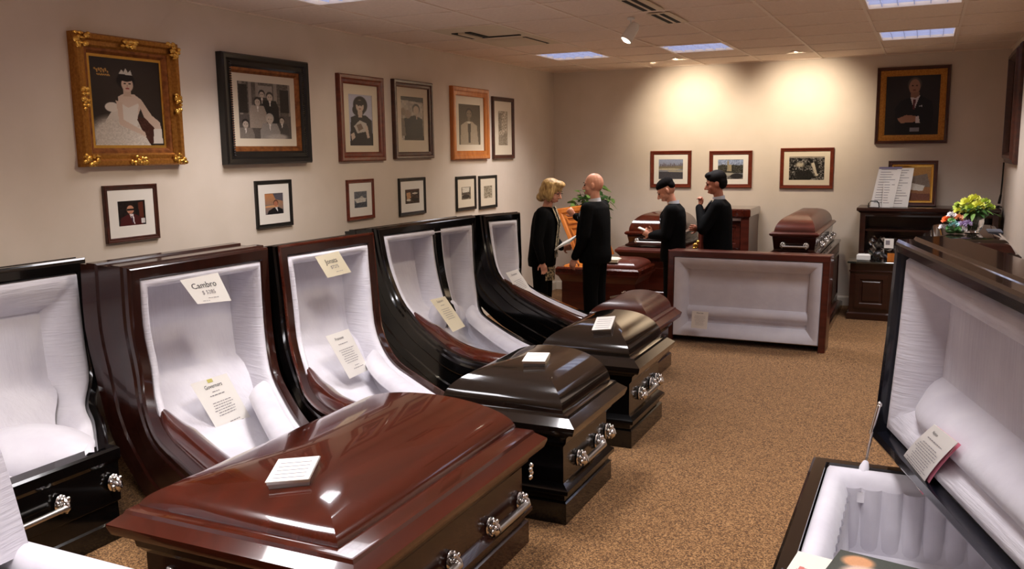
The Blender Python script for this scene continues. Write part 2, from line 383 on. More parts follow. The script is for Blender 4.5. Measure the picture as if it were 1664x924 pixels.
def art_object(name, art, fn, u0, u1, v0, v1, d, parent, **tags):
    h, w = art.h, art.w
    V = []; F = []
    for j in range(h+1):
        for i in range(w+1): V.append(tuple(fn(u0+(u1-u0)*i/w, v1-(v1-v0)*j/h, d)))
    for j in range(h):
        for i in range(w): a = j*(w+1)+i; F.append((a, a+w+1, a+w+2, a+1))
    org = ORG[parent.name]; me = bpy.data.meshes.new(name)
    me.from_pydata([tuple(Vector(p)-org) for p in V], [], F); me.materials.append(M['print'])
    ca = me.color_attributes.new('print', 'FLOAT_COLOR', 'CORNER')
    c = art.a.reshape(-1, 3); c = np.where(c <= .04045, c/12.92, ((c+.055)/1.055)**2.4)
    c4 = np.concatenate([c, np.ones((len(c), 1))], 1); ca.data.foreach_set('color', np.repeat(c4, 4, axis=0).ravel())
    me.update(); o = bpy.data.objects.new(name, me); COL.objects.link(o); o.parent = parent; ORG[o.name] = org
    for k, v in tags.items(): o[k] = v
    return o
def lady():
    a = Art(110, 140, (34, 27, 22)); a.e(.5, .35, .6, .45, (52, 42, 36), 1.)
    a.p([(.62, .66), (.95, .70), (.93, .98), (.62, .98)], (66, 34, 24))
    a.p([(.40, .55), (.25, .62), (.05, .86), (.01, 1), (.80, 1), (.70, .86), (.62, .70), (.58, .55)], (206, 196, 184))
    a.e(.25, .88, .3, .2, (198, 188, 176), .5); a.n(.09, 2, (.02, .78, .7, 1))
    a.p([(.36, .44), (.44, .40), (.60, .40), (.70, .46), (.68, .56), (.60, .72), (.42, .72), (.37, .58)], (206, 184, 168))
    a.p([(.38, .50), (.5, .56), (.66, .5), (.62, .70), (.62, .78), (.42, .78), (.40, .62)], (216, 208, 198))
    a.e(.27, .56, .1, .055, (214, 204, 192)); a.p([(.33, .48), (.42, .5), (.42, .7), (.72, .84), (.74, .9), (.36, .76)], (202, 178, 160))
    a.p([(.64, .47), (.70, .46), (.84, .64), (.96, .72), (.98, .82), (.88, .8), (.72, .66)], (202, 178, 160))
    a.p([(.86, .8), (.98, .8), (.99, .98), (.84, .98)], (214, 204, 192))
    a.p([(.45, .33), (.55, .33), (.56, .43), (.44, .43)], (190, 164, 146)); a.e(.49, .25, .13, .1, (22, 16, 14)); a.e(.51, .29, .085, .085, (204, 178, 160))
    a.e(.5, .22, .10, .035, (24, 18, 15)); a.p([(.40, .17), (.44, .12), (.47, .15), (.5, .1), (.53, .15), (.57, .12), (.59, .18)], (196, 190, 180))
    for x in (.475, .545): a.e(x, .28, .018, .009, (30, 20, 18))
    a.e(.51, .335, .03, .01, (140, 60, 60)); a.e(.51, .305, .01, .012, (176, 146, 128))
    for k in range(12):
        a.e(.07+.015*k+.01*(k % 2), .13+.014*(k % 3), .012, .012, (176, 132, 66)); a.e(.10+.015*k, .19+.008*(k % 2), .01, .008, (176, 132, 66))
    return a
def family():
    a = Art(90, 100, (96, 88, 80)).n(.12, 3)
    for x in (.03, .2, .33, .68, .97): a.p([(x, 0), (x+.06, 0), (x+.06, .6), (x, .6)], (142, 132, 122))
    a.p([(.8, .1), (.98, .1), (.98, .52), (.8, .52)], (36, 32, 30)); a.p([(.02, .05), (.18, .05), (.18, .55), (.02, .55)], (44, 40, 36)); a.p([(.38, .05), (.66, .05), (.66, .3), (.38, .3)], (150, 142, 132))
    a.p([(0, .58), (1, .58), (1, 1), (0, 1)], (88, 80, 74))
    def fig(x, y, s, suit, hair, face=(186, 170, 154)):
        a.p([(x-.12*s, y+.07*s), (x+.12*s, y+.07*s), (x+.17*s, y+.2*s), (x+.17*s, y+.5*s), (x-.17*s, y+.5*s), (x-.17*s, y+.2*s)], suit)
        a.e(x, y-.01*s, .07*s, .08*s, hair); a.e(x, y+.015*s, .055*s, .065*s, face); a.p([(x-.02, y+.08*s), (x+.02, y+.08*s), (x, y+.2*s)], (214, 206, 196))
        for q in (-.022, .022): a.e(x+q*s, y+.005*s, .01, .007, (50, 40, 36))
    fig(.45, .2, .85, (60, 54, 50), (44, 38, 34)); fig(.60, .24, 1., (28, 26, 26), (60, 54, 50)); fig(.36, .34, .95, (156, 142, 128), (50, 42, 38))
    fig(.82, .66, .8, (70, 66, 62), (48, 42, 38)); fig(.12, .74, .95, (130, 120, 110), (44, 38, 36)); fig(.58, .64, 1.15, (146, 138, 130), (168, 158, 146)); a.e(.72, .97, .2, .06, (170, 160, 150), .5)
    return a.n(.06)
def cello():
    a = Art(50, 90, (176, 176, 192)); a.e(.5, .2, .3, .17, (34, 26, 24)); a.e(.42, .3, .26, .12, (34, 26, 24)); a.p([(.08, .45), (.3, .40), (.72, .40), (.98, .5), (1, 1), (.02, 1)], (34, 32, 34))
    a.e(.48, .22, .17, .12, (190, 170, 154)); a.p([(.38, .32), (.58, .32), (.56, .45), (.4, .45)], (184, 164, 148)); a.e(.48, .16, .2, .05, (34, 26, 24))
    for x in (.42, .55): a.e(x, .215, .03, .01, (40, 30, 28))
    a.e(.48, .275, .05, .01, (130, 70, 66)); a.p([(.2, .62), (.45, .5), (.75, .56), (.7, .72), (.34, .76)], (184, 176, 166)); a.p([(.3, .6), (.5, .56), (.6, .66), (.4, .72)], (120, 100, 86)); a.p([(.06, .78), (.2, .74), (.24, .84), (.1, .9)], (190, 170, 154)); a.p([(.66, .62), (.78, .6), (.86, .84), (.76, .86)], (190, 170, 154)); return a.n(.04)
def duo():
    a = Art(50, 80, (170, 160, 146)).n(.16, 4); a.p([(0, 0), (1, 0), (1, .12), (0, .08)], (60, 54, 48)); a.p([(.12, .5), (.4, .45), (.6, .42), (.95, .5), (1, 1), (.14, 1)], (44, 40, 36))
    a.e(.68, .27, .17, .12, (74, 66, 58)); a.e(.68, .3, .13, .1, (186, 170, 150)); a.e(.3, .4, .14, .1, (150, 134, 116)); a.e(.1, .35, .1, .09, (136, 122, 104)); a.p([(0, .5), (.14, .5), (.2, .9), (0, .9)], (116, 104, 90)); a.p([(.68, .42), (.72, .42), (.7, .6)], (190, 176, 156)); return a.n(.06)
def standing_man():
    a = Art(50, 100).g((78, 66, 52), (104, 92, 74)); a.p([(.1, .52), (.35, .42), (.62, .42), (.85, .52), (.92, 1), (.08, 1)], (166, 150, 126)); a.p([(.42, .42), (.56, .42), (.54, .95), (.44, .95)], (78, 68, 56)); a.e(.48, .44, .08, .035, (200, 190, 168))
    a.e(.49, .2, .15, .115, (60, 52, 44)); a.e(.49, .235, .12, .1, (128, 110, 90)); a.p([(.43, .3), (.55, .3), (.55, .42), (.43, .42)], (120, 104, 84))
    for x in (.43, .55): a.e(x, .225, .03, .01, (50, 42, 36))
    return a.n(.05)
def sketch():
    a = Art(34, 90, (176, 160, 136)).n(.3, 3); a.p([(.0, .05), (.35, .05), (.4, .55), (.1, .6)], (104, 92, 76), .6).n(.15); a.p([(.1, .7), (.9, .68), (1, 1), (.0, 1)], (120, 108, 90), .5); return a.n(.1)
def glasses_man():
    a = Art(50, 50, (24, 16, 14)); a.n(.08, 4); a.p([(.75, .1), (.95, .05), (.95, .8), (.8, .8)], (90, 40, 26)); a.p([(.05, 1), (.1, .68), (.35, .55), (.6, .55), (.88, .7), (.9, 1)], (72, 22, 22)); a.p([(.42, .55), (.56, .55), (.6, .98), (.5, .8)], (226, 216, 214)); a.p([(.47, .62), (.52, .62), (.56, .95), (.5, .9)], (60, 40, 60))
    a.e(.46, .26, .16, .18, (30, 18, 14)); a.e(.46, .36, .13, .17, (196, 140, 112)); a.p([(.34, .33), (.6, .33), (.6, .4), (.34, .4)], (26, 18, 18)); a.e(.46, .47, .05, .015, (130, 60, 50)); a.p([(.84, .75), (.98, .75), (.98, .95), (.84, .95)], (210, 204, 200)); return a
def sunset_man():
    a = Art(50, 60).g((196, 130, 80), (120, 110, 110)); a.p([(.45, 0), (1, 0), (1, .4), (.6, .3)], (88, 84, 92)); a.e(.2, .6, .3, .06, (90, 110, 110)); a.e(.3, .62, .45, .05, (206, 150, 104)); a.e(.6, .46, .13, .14, (74, 44, 32)); a.e(.6, .5, .11, .13, (176, 112, 84)); a.p([(.1, 1), (.2, .82), (.5, .68), (.75, .68), (.98, .8), (1, 1)], (20, 20, 24)); a.p([(.55, .68), (.68, .68), (.7, .9)], (220, 216, 214)); return a.n(.05)
def ship():
    a = Art(40, 60).g((110, 112, 118), (96, 100, 106)); a.p([(.02, .46), (.5, .4), (.98, .44), (.9, .66), (.2, .7)], (206, 202, 194)); a.p([(.4, .4), (.6, .28), (.8, .4)], (180, 176, 168)); a.p([(0, .74), (1, .68), (1, 1), (0, 1)], (78, 82, 90)); a.n(.12, 3); return a
def porch():
    a = Art(45, 55, (60, 46, 36)).n(.2, 4); a.p([(0, 0), (1, 0), (1, .12), (0, .2)], (70, 40, 28)); a.p([(.1, .25), (.38, .2), (.42, .6), (.15, .75)], (196, 150, 110)); a.e(.7, .3, .2, .06, (206, 196, 180)); a.e(.25, .75, .15, .08, (216, 206, 190)); a.e(.75, .75, .2, .12, (34, 30, 28)); return a.n(.1)
def street():
    a = Art(40, 60, (120, 110, 94)).n(.2, 3); a.p([(.1, .04), (.9, .04), (.85, .42), (.15, .45)], (206, 198, 180)); a.p([(0, .48), (1, .46), (1, .6), (0, .62)], (80, 70, 60)); a.e(.5, .78, .42, .16, (52, 46, 40)).n(.2, 2); return a
def sketch2():
    return Art(40, 70, (156, 144, 122)).n(.3, 4).n(.15, 2)
def lake(k):
    a = Art(76, 62)
    if k == 0:
        a.g((150, 160, 190), (120, 116, 110))
        for i in range(14): x = .04+.07*i; hh = .16*rng.random()+.05; a.p([(x, .36), (x+.02, .36-hh), (x+.05, .36-hh*.8), (x+.06, .36)], (104, 92, 96))
        a.p([(0, .36), (1, .34), (1, .5), (0, .48)], (126, 116, 96)); a.e(.4, .5, .5, .05, (180, 170, 146)); a.e(.75, .6, .4, .04, (170, 160, 140)); a.p([(0, .62), (1, .66), (1, 1), (0, 1)], (74, 72, 78))
    else:
        a.g((150, 166, 200), (110, 104, 96)); a.p([(0, .32), (.2, .24), (.4, .3), (.6, .26), (.8, .3), (1, .26), (1, .7), (0, .7)], (62, 60, 52)).n(.2, 3)
        a.p([(.36, .6), (.37, .1), (.4, 0), (.43, .1), (.44, .6)], (150, 138, 112)); a.p([(.44, .6), (.44, .26), (.54, .26), (.54, .6)], (162, 148, 118)); a.e(.35, .75, .35, .08, (170, 164, 150)); a.e(.75, .85, .25, .14, (46, 44, 44))
    return a.n(.08)
def trees():
    a = Art(90, 64, (60, 56, 50)).n(.5, 4).n(.4, 2); a.p([(0, 0), (1, 0), (1, .06), (0, .06)], (150, 140, 126)); a.p([(.2, .8), (.25, .62), (.6, .58), (.72, .85), (.6, 1), (.2, 1)], (36, 34, 30)); a.p([(.62, .3), (.7, .25), (.84, .8), (.76, .85)], (196, 184, 162)); a.p([(.7, .2), (.78, .2), (.88, .7), (.8, .75)], (40, 36, 32)); a.e(.3, .35, .12, .1, (180, 168, 146), .8); return a.n(.15)
def portrait_man():
    a = Art(80, 90, (24, 21, 22)); a.e(.55, .35, .5, .4, (40, 35, 34), 1.); a.p([(.2, .95), (.18, .55), (.28, .42), (.5, .35), (.68, .35), (.86, .44), (.9, .6), (.86, 1), (.3, 1)], (15, 14, 18)); a.e(.53, .15, .13, .12, (78, 70, 64)); a.e(.53, .19, .105, .13, (156, 116, 96)); a.p([(.46, .28), (.62, .28), (.62, .38), (.46, .38)], (140, 104, 86))
    a.p([(.46, .36), (.56, .38), (.64, .33), (.54, .58)], (206, 200, 204)); a.p([(.51, .40), (.56, .40), (.55, .58), (.51, .56)], (92, 40, 48)); a.p([(.23, .72), (.4, .66), (.58, .68), (.58, .78), (.3, .8)], (160, 118, 98)); a.p([(.57, .69), (.63, .68), (.66, .8), (.58, .8)], (216, 210, 214)); a.p([(.47, .88), (.65, .88), (.65, .94), (.47, .94)], (130, 130, 140)); a.p([(.62, .52), (.68, .5), (.69, .53)], (180, 176, 180))
    for x in (.49, .57): a.e(x, .17, .02, .01, (40, 28, 26))
    a.e(.53, .245, .03, .01, (110, 66, 60)); return a

# ---------------------------------------------------------------- picture frames
def picture(name, label, group, fn, u0, u1, v0, v1, art, frame_m, fw_, depth, mount_m='mount', mount_w=.06, mount_low=None, inner_m=None, iwf=.4, cat='picture frame'):
    c = fn((u0+u1)/2, v0, 0); t = thing(name, label, cat, c, group)
    sec = [(0, 0), (0, depth*.8), (fw_*.12, depth), (fw_*.4, depth*.92), (fw_*.55, depth*.7), (fw_*.85, depth*.72), (fw_, depth*.55), (fw_, .004)]
    mk('frame', mapg(ring_frame(u0, u1, v0, v1, sec), fn), frame_m, t, 25)
    a = fw_
    if inner_m:
        iw = fw_*iwf; mk('inner_moulding', mapg(ring_frame(u0+a, u1-a, v0+a, v1-a, [(0, depth*.5), (iw*.5, depth*.45), (iw, depth*.2), (iw, .004)]), fn), inner_m, t, 25); a += iw
    ml = mount_low or mount_w
    b0, b1, b2, b3 = u0+a+mount_w, u1-a-mount_w, v0+a+ml, v1-a-mount_w
    if mount_w > 0:
        g = [(u0+a, v0+a), (u1-a, v0+a), (u1-a, v1-a), (u0+a, v1-a)], [(b0, b2), (b1, b2), (b1, b3), (b0, b3)]
        V = [(p[0], p[1], .012) for p in g[0]]+[(p[0], p[1], .012) for p in g[1]]+[(p[0], p[1], .009) for p in g[1]]
        F = [(k, (k+1) % 4, 4+(k+1) % 4, 4+k) for k in range(4)]+[(4+k, 4+(k+1) % 4, 8+(k+1) % 4, 8+k) for k in range(4)]
        mk('mount', mapg((V, F), fn), mount_m, t, 0)
    art_object('photo_print', art, fn, b0, b1, b2, b3, .008, t)
    mk('backing', mapg(box(u0+.01, u1-.01, v0+.01, v1-.01, .001, .006), fn), 'black_frame', t, 0)
    return t
LW = lambda u, v, d: (d, u, v)                 # left wall: u = y, v = z
BW = lambda u, v, d: (u, D-d, v)               # back wall
RW = lambda u, v, d: (XR-d, u, v)
PG = 'framed portraits in the upper row on the left wall'; SG = 'small framed photographs in the lower row on the left wall'; LG = 'framed landscapes on the back wall'
t = picture('portrait_frame', 'large ornate gold frame with a portrait of a seated lady in a white gown', PG, LW, 3.90, 4.74, 1.94, 2.775, lady(), 'gold', .085, .07, 'gold_bright', .018, None, 'copper')
def orn(cy, cz, sx, sz, n=9):
    gs = []
    for k in range(n):
        gs.append(ell((.068+.008*random.random(), cy+sx*(random.random()-.5)*2, cz+sz*(random.random()-.5)*2), (.012, .012+.012*random.random(), .01+.01*random.random()), 8, 5))
    return join(*gs)
for (cy, cz, a, b) in ((3.95, 2.72, .045, .05), (4.69, 2.72, .045, .05), (3.95, 1.985, .05, .035), (4.69, 1.985, .05, .035), (4.32, 2.735, .07, .02), (4.32, 1.98, .07, .02), (3.94, 2.36, .02, .07), (4.70, 2.36, .02, .07)):
    mk('ornament', orn(cy, cz, a, b, 14), 'gold_bright', t)
t = picture('portrait_frame', 'large black frame with beaded edge holding a family group portrait', PG, LW, 5.165, 6.185, 1.93, 2.77, family(), 'black_frame', .10, .07, 'mount', .06, None, 'copper')
for (y0, z0, y1, z1, n) in ((5.245, 2.0, 5.245, 2.70, 40), (6.105, 2.0, 6.105, 2.70, 40)):
    mk('beading', join(*[ell((.062, y0, z0+(z1-z0)*k/n), (.008, .012, .006), 6, 4) for k in range(n+1)]), 'black_frame', t, kind='stuff')
picture('portrait_frame', 'tall reddish wood frame with a dark-haired woman holding her hands to her chest', PG, LW, 6.64, 7.37, 1.93, 2.72, cello(), 'red_wood', .085, .045, 'mount', .09, .06)
picture('portrait_frame', 'dark brown wood frame with a group photograph led by a man in black', PG, LW, 7.55, 8.31, 1.94, 2.73, duo(), 'brown_wood', .07, .045, 'mount', .09, .12)
picture('portrait_frame', 'golden oak frame with a portrait of a standing man in a pale jacket', PG, LW, 8.74, 9.65, 1.915, 2.735, standing_man(), 'oak', .10, .05, 'mount', .09, .07)
picture('portrait_frame', 'narrow dark frame with a faint sketch, last of the upper row', PG, LW, 9.785, 10.39, 1.91, 2.67, sketch(), 'brown_wood', .05, .035, 'mount', .12, .12)
picture('photo_frame', 'small dark frame with a man in glasses and a maroon suit', SG, LW, 4.06, 4.50, 1.435, 1.815, glasses_man(), 'brown_wood', .032, .025, 'mount_white', .075)
picture('photo_frame', 'small black frame with a dark-suited person against an orange sky', SG, LW, 5.50, 5.94, 1.41, 1.795, sunset_man(), 'black_frame', .032, .025, 'mount_white', .075)
picture('photo_frame', 'small reddish frame with a grey picture of a ship, under the red wood portrait', SG, LW, 6.73, 7.165, 1.38, 1.76, ship(), 'red_wood', .034, .025, 'mount_white', .08)
picture('photo_frame', 'small black frame with a dark porch scene, fourth in the lower row', SG, LW, 7.62, 8.14, 1.36, 1.745, porch(), 'black_frame', .034, .025, 'mount_white', .085)
picture('photo_frame', 'small black frame with a grey street scene, left of the close pair', SG, LW, 8.83, 9.31, 1.33, 1.725, street(), 'black_frame', .036, .025, 'mount', .09)
picture('photo_frame', 'small black frame with a mottled grey sketch, right of the close pair', SG, LW, 9.40, 9.875, 1.315, 1.715, sketch2(), 'black_frame', .036, .025, 'mount', .09)
picture('landscape_frame', 'brown frame with a view of a distant skyline, above the man in the skullcap', LG, BW, 1.43, 1.995, 1.485, 1.98, lake(0), 'red_wood', .05, .03, 'mount_white', .065)
picture('landscape_frame', 'brown frame with a church tower among trees, behind the man touching his chin', LG, BW, 2.235, 2.795, 1.485, 1.97, lake(1), 'red_wood', .05, .03, 'mount_white', .065)
picture('landscape_frame', 'larger brown frame with a black and white picture of trees, rightmost landscape', LG, BW, 3.15, 3.80, 1.48, 1.995, trees(), 'red_wood', .045, .03, 'mount', .065)
picture('portrait_frame', 'big brown and gold frame with a dark portrait of a suited man', None, BW, 4.26, 5.065, 2.025, 2.94, portrait_man(), 'brown_wood', .04, .05, 'mount', 0, None, 'gold', 1.7)
# frame on the right wall seen edge-on
t = thing('wall_frame', 'dark brown picture frame seen edge-on on the right wall', 'picture frame', (XR, 10.7, 1.78))
mk('frame', mapg(ring_frame(10.15, 11.25, 1.80, 3.0, [(0, 0), (0, .03), (.02, .05), (.04, .05), (.06, .075), (.09, .075), (.1, .05), (.12, .02), (.12, .004)]), RW), 'brown_wood', t, 20)
art_object('photo_print', Art(20, 20, (60, 46, 38)), RW, 10.26, 11.14, 1.91, 2.89, .01, t)

# ---------------------------------------------------------------- curved casket shells
def catmull(P, n=24):
    P = [Vector(p) for p in P]; P = [2*P[0]-P[1]]+P+[2*P[-1]-P[-2]]; out = []
    for i in range(1, len(P)-2):
        for k in range(n):
            t = k/n; a, b, c, d = P[i-1:i+3]
            out.append(.5*((2*b)+(-a+c)*t+(2*a-5*b+4*c-d)*t*t+(-a+3*b-3*c+d)*t**3))
    out.append(P[-2]); return out
def resample(P, N):
    s = [0]
    for i in range(1, len(P)): s.append(s[-1]+(P[i]-P[i-1]).length)
    out = []; j = 0
    for k in range(N):
        x = s[-1]*k/(N-1)
        while j < len(P)-2 and s[j+1] < x: j += 1
        f = (x-s[j])/max(s[j+1]-s[j], 1e-9); out.append(P[j].lerp(P[j+1], min(max(f, 0), 1)))
    return out, s[-1]
class Warp:
    """(a across from the left rim, t down the rim from the top, d depth behind the face) -> world"""
    def __init__(s, Lp, Rp, N=60, straight=False):
        Lc, l1 = resample(catmull(Lp) if not straight else [Vector(p) for p in Lp], N); Rc, l2 = resample(catmull(Rp) if not straight else [Vector(p) for p in Rp], N)
        s.L, s.R, s.N = Lc, Rc, N; s.T = (l1+l2)/2; s.nrm = []
        for i in range(N):
            a, b = max(i-1, 0), min(i+1, N-1); tg = ((Lc[b]+Rc[b])-(Lc[a]+Rc[a])).normalized(); c = (Rc[i]-Lc[i]).normalized()
            n = c.cross(tg)*-1; s.nrm.append(n.normalized())
        if s.nrm[0].dot(Vector((4.858, 0, 2))-Lc[0]) < 0: s.nrm = [-n for n in s.nrm]
        for _ in range(3): s.nrm = [(s.nrm[max(i-1, 0)]+s.nrm[i]+s.nrm[min(i+1, N-1)]).normalized() for i in range(N)]
    def at(s, t):
        x = t/s.T*(s.N-1); i = int(min(max(math.floor(x), 0), s.N-2)); f = x-i
        lp = lambda A: A[i]+(A[i+1]-A[i])*f
        return lp(s.L), lp(s.R), lp(s.nrm).normalized()
    def W(s, t): l, r, n = s.at(t); return (r-l).length
    def f(s, a, t, d):
        l, r, n = s.at(t); w = (r-l); return l+w*(a/w.length)-n*d
    def fr(s, a, t, d): return s.f(s.W(t)-a, t, d)
def sweepU(w, sec, closed=False, M_=26, K=10, tend=None):
    T = tend or w.T; rows = []
    for (i, d) in sec:
        row = []
        tb = T-i if closed else T
        for k in range(M_+1): row.append(w.f(i, tb+(i-tb)*k/M_, d))
        W0 = w.W(i)
        for k in range(1, K): row.append(w.f(i+(W0-2*i)*k/K, i, d))
        for k in range(M_+1): row.append(w.fr(i, i+(tb-i)*k/M_, d))
        if closed:
            W1 = w.W(tb)
            for k in range(1, K): row.append(w.f(W1-i-(W1-2*i)*k/K, tb, d))
        rows.append(row)
    return grid(rows, closed)
def sheet(w, a0, a1, t0, t1, df, na=14, nt=40):
    rows = []
    for j in range(nt+1):
        t = t0+(t1-t0)*j/nt; Wt = w.W(t)
        rows.append([w.f(a0+(Wt-a1-a0)*i/na, t, df((i/na), t) if callable(df) else df) for i in range(na+1)])
    return grid(rows)
ROLL = [(0, .02), (.008, .0), (.025, -.008), (.045, -.002), (.06, .03), (.068, .09), (.07, .17), (.068, .26)]
def shell(parent, w, frame_m, side_m, fwid=.06, depth=.36, tb=.95, arm=None, closed=False, roll=ROLL, back_d=.235, divider=None, arm_t=(.9, 1.75), deep=0., lip_m=None, lining='lining', bottomroll=False):
    side = [(0, depth), (0, depth*.86), (-.012, depth*.83), (-.012, depth*.66), (.0, depth*.63), (.0, depth*.36), (-.01, depth*.33), (-.01, depth*.14), (0, depth*.1), (0, .012), (.008, 0)]
    mk('side_panel', sweepU(w, side, closed), side_m, parent, 25)
    mk('face_frame', sweepU(w, [(.008, 0), (.014, -.006), (fwid-.012, -.006), (fwid, .002), (fwid+.004, .05)], closed), frame_m, parent, 25)
    if lip_m: mk('edge_trim', sweepU(w, [(.0, .012), (-.006, .004), (.0, -.006), (.012, -.007), (.016, -.002)], closed), lip_m, parent, 40)
    mk('back_board', sheet(w, .0, .0, .0, w.T, depth), side_m, parent)
    sec = [(fwid+i, d) for i, d in roll]
    mk('lining_roll', sweepU(w, sec, closed), 'lining_pleat', parent, 60)
    ins = fwid+roll[-1][0]-.01
    def df(u, t):
        d = back_d-(.085*math.exp(-((t-tb)/.2)**2) if t > tb else .085*max(0, 1-((tb-t)/.13)**2)**.5)
        return d-.02*(1-(2*u-1)**2)
    mk('lining_panel', sheet(w, ins, ins, ins*.7, w.T-(ins*.7 if closed else 0), df), lining, parent, 60)
    if divider:
        a, wd, t1 = divider
        rows = []
        for (x, d) in [(-wd/2, .1), (-wd/2, .0), (-wd/2+.01, -.006), (wd/2-.01, -.006), (wd/2, .0), (wd/2, .1)]:
            rows.append([w.f(a*w.W(t)+x, t, d) for t in [fwid*.8+(t1-fwid*.8)*k/20 for k in range(21)]])
        mk('divider_post', grid(rows), side_m, parent, 25)
        for sg in (-1, 1):
            rows = []
            for (x, d) in [(wd/2-.002, .03), (wd/2+.01, .01), (wd/2+.03, .01), (wd/2+.045, .05), (wd/2+.05, .24)]:
                rows.append([w.f(a*w.W(t)+sg*x*(1 if t < t1 else max(.1, 1-(t-t1)/.06)), t, d+(.08*max(0, (t-t1)/.06))) for t in [fwid+.05+(t1+.03-fwid-.05)*k/24 for k in range(25)]])
            mk('lining_roll', grid(rows), 'lining_pleat', parent, 60)
            mk('cushion', ell(w.f(a*w.W(t1-.05)+sg*.13, t1-.08, .11), (.08, .11, .15)), 'lining_plain', parent, 60)
    if arm:
        t0, t1 = arm_t[0], w.T-.02; rows = []; n = 26
        for k in range(n+1):
            s = k/n; t = t0+(t1-t0)*s; g = min(1, (s/.3)**.6) if s > 0 else 0
            cx = fwid+.02+.055*g; row = []
            for q in range(13):
                th = pi*q/12; row.append(w.f(cx-(.085*g+.004)*cos(th), t, -(.075*g)*sin(th)+.012))
            rows.append(row)
        mk('arm_rest', grid(rows), arm, parent, 60, label='glossy rounded wooden rail')
        rows = []
        for k in range(n+1):
            s = k/n; t = t0-.06+(t1-t0+.06)*s; g = min(1, (s/.08)**.5) if s > 0 else 0
            rows.append([w.fr(fwid+.012+.10*g-(.10*g+.004)*cos(pi*q/12), t, .07-(.075*g)*sin(pi*q/12)**.8) for q in range(13)])
        mk('side_bolster', grid(rows), 'lining_plain', parent, 60)
def lid_dome(x0, x1, y0, y1, z, h, px=2.3, py=3.6, n=24, cut=False):
    """arched lid with hipped ends; cut=True leaves the far end upright where a two-part lid divides"""
    cx, a = (x0+x1)/2, (x1-x0)/2; b = (y1-y0) if cut else (y1-y0)/2; V, F = [], []; K = 10
    for r in range(n+1):
        s_ = sin(pi/2*r/n*.985); q = max(1-s_*s_, 1e-5); hx, hy = a*q**(1/px), b*(1-q**(1/py))
        ye = y1 if cut else y1-hy
        c = [(cx-hx, y0+hy), (cx+hx, y0+hy), (cx+hx, ye), (cx-hx, ye)]
        for k in range(4):
            p, q2 = c[k], c[(k+1) % 4]
            for t in range(K): V.append((p[0]+(q2[0]-p[0])*t/K, p[1]+(q2[1]-p[1])*t/K, z+h*s_))
    m = 4*K
    for r in range(n):
        for k in range(m): F.append((r*m+k, r*m+(k+1) % m, (r+1)*m+(k+1) % m, (r+1)*m+k))
    F.append(tuple(range(m-1, -1, -1))); F.append(tuple(n*m+k for k in range(m)))
    return V, F
def dome_z(x, y, x0, x1, y0, y1, z, h, px, py):
    cx, a, b = (x0+x1)/2, (x1-x0)/2, y1-y0
    qx = min(1, abs(x-cx)/a)**px; qy = max(0, min(1, 1-(y-y0)/b))**py
    return z+h*math.sqrt(max(0, 1-max(qx, qy)))
def handle(parent, p0, p1, out, r=.018, bar=True, lugs=(True, True), sc=1.):
    """swing bar casket handle between two ornate lugs; out = outward unit vector"""
    p0, p1, out = Vector(p0), Vector(p1), Vector(out); ax = (p1-p0).normalized()
    for p, on in ((p0, lugs[0]), (p1, lugs[1])):
        if not on: continue
        gs = [ell(p+out*.006, [abs(out[i])*.008+abs(ax[i])*.035*sc+(.045*sc if i == 2 else 0)+.003 for i in range(3)], 12, 8)]
        gs.append(ell(p+out*.035+Vector((0, 0, -.01)), (.026*sc, .026*sc, .03*sc)))
        for k in range(9):
            an = 2*pi*k/9; q = p+out*(.02+.012*(k % 2))+ax*cos(an)*.028*sc+Vector((0, 0, sin(an)*.036*sc)); gs.append(ell(q, (.011*sc, .012*sc, .013*sc), 8, 5))
        gs.append(tube([p+out*.02+Vector((0, 0, .03*sc)), p+out*.05+Vector((0, 0, .01*sc)), p+out*.055+Vector((0, 0, -.012*sc))], .012*sc, 8))
        mk('handle_lug', join(*gs), 'chrome', parent, 50)
    if bar: mk('handle_bar', tube([p0+out*.05+Vector((0, 0, -.01)), p1+out*.05+Vector((0, 0, -.01))], r, 14), 'steel', parent, 50)
def foot_section(parent, x0, x1, y0, y1, ze, h, m, dark, led=.1, leds=None, px=2.1, py=5.):
    """closed foot end: domed lid on a sloping ledge over a moulded body and plinth"""
    leds = leds or (led, led, led, led*.6)
    dm = (x0+leds[0], x1-leds[1], y0+leds[2], y1-leds[3], ze+.05, h, px, py); parent['_dome'] = list(map(float, dm))
    mk('foot_lid', lid_dome(*dm, cut=True), m, parent, 28)
    mk('lid_ledge', loft(x0, x1, y0, y1, [(.03, ze-.05), (.012, ze-.045), (0, ze-.012), (0, ze), (.006, ze+.004), (leds[3]-.012, ze+.036), (leds[3]-.005, ze+.05), (leds[3]+.01, ze+.053)], True, 4), m, parent, 20)
    mk('body', loft(x0, x1, y0, y1, [(.10, .2), (.10, ze-.14), (.075, ze-.11), (.07, ze-.08), (.045, ze-.055), (.045, ze-.048)], True, 2), dark, parent, 20)
    mk('base_moulding', loft(x0, x1, y0, y1, [(.075, .165), (.06, .175), (.06, .195), (.085, .215), (.10, .225)], True, 2), dark, parent, 20)
    mk('plinth', loft(x0, x1, y0, y1, [(.08, 0), (.075, .006), (.075, .12), (.09, .13), (.09, .165)], True, 2), dark, parent, 20)

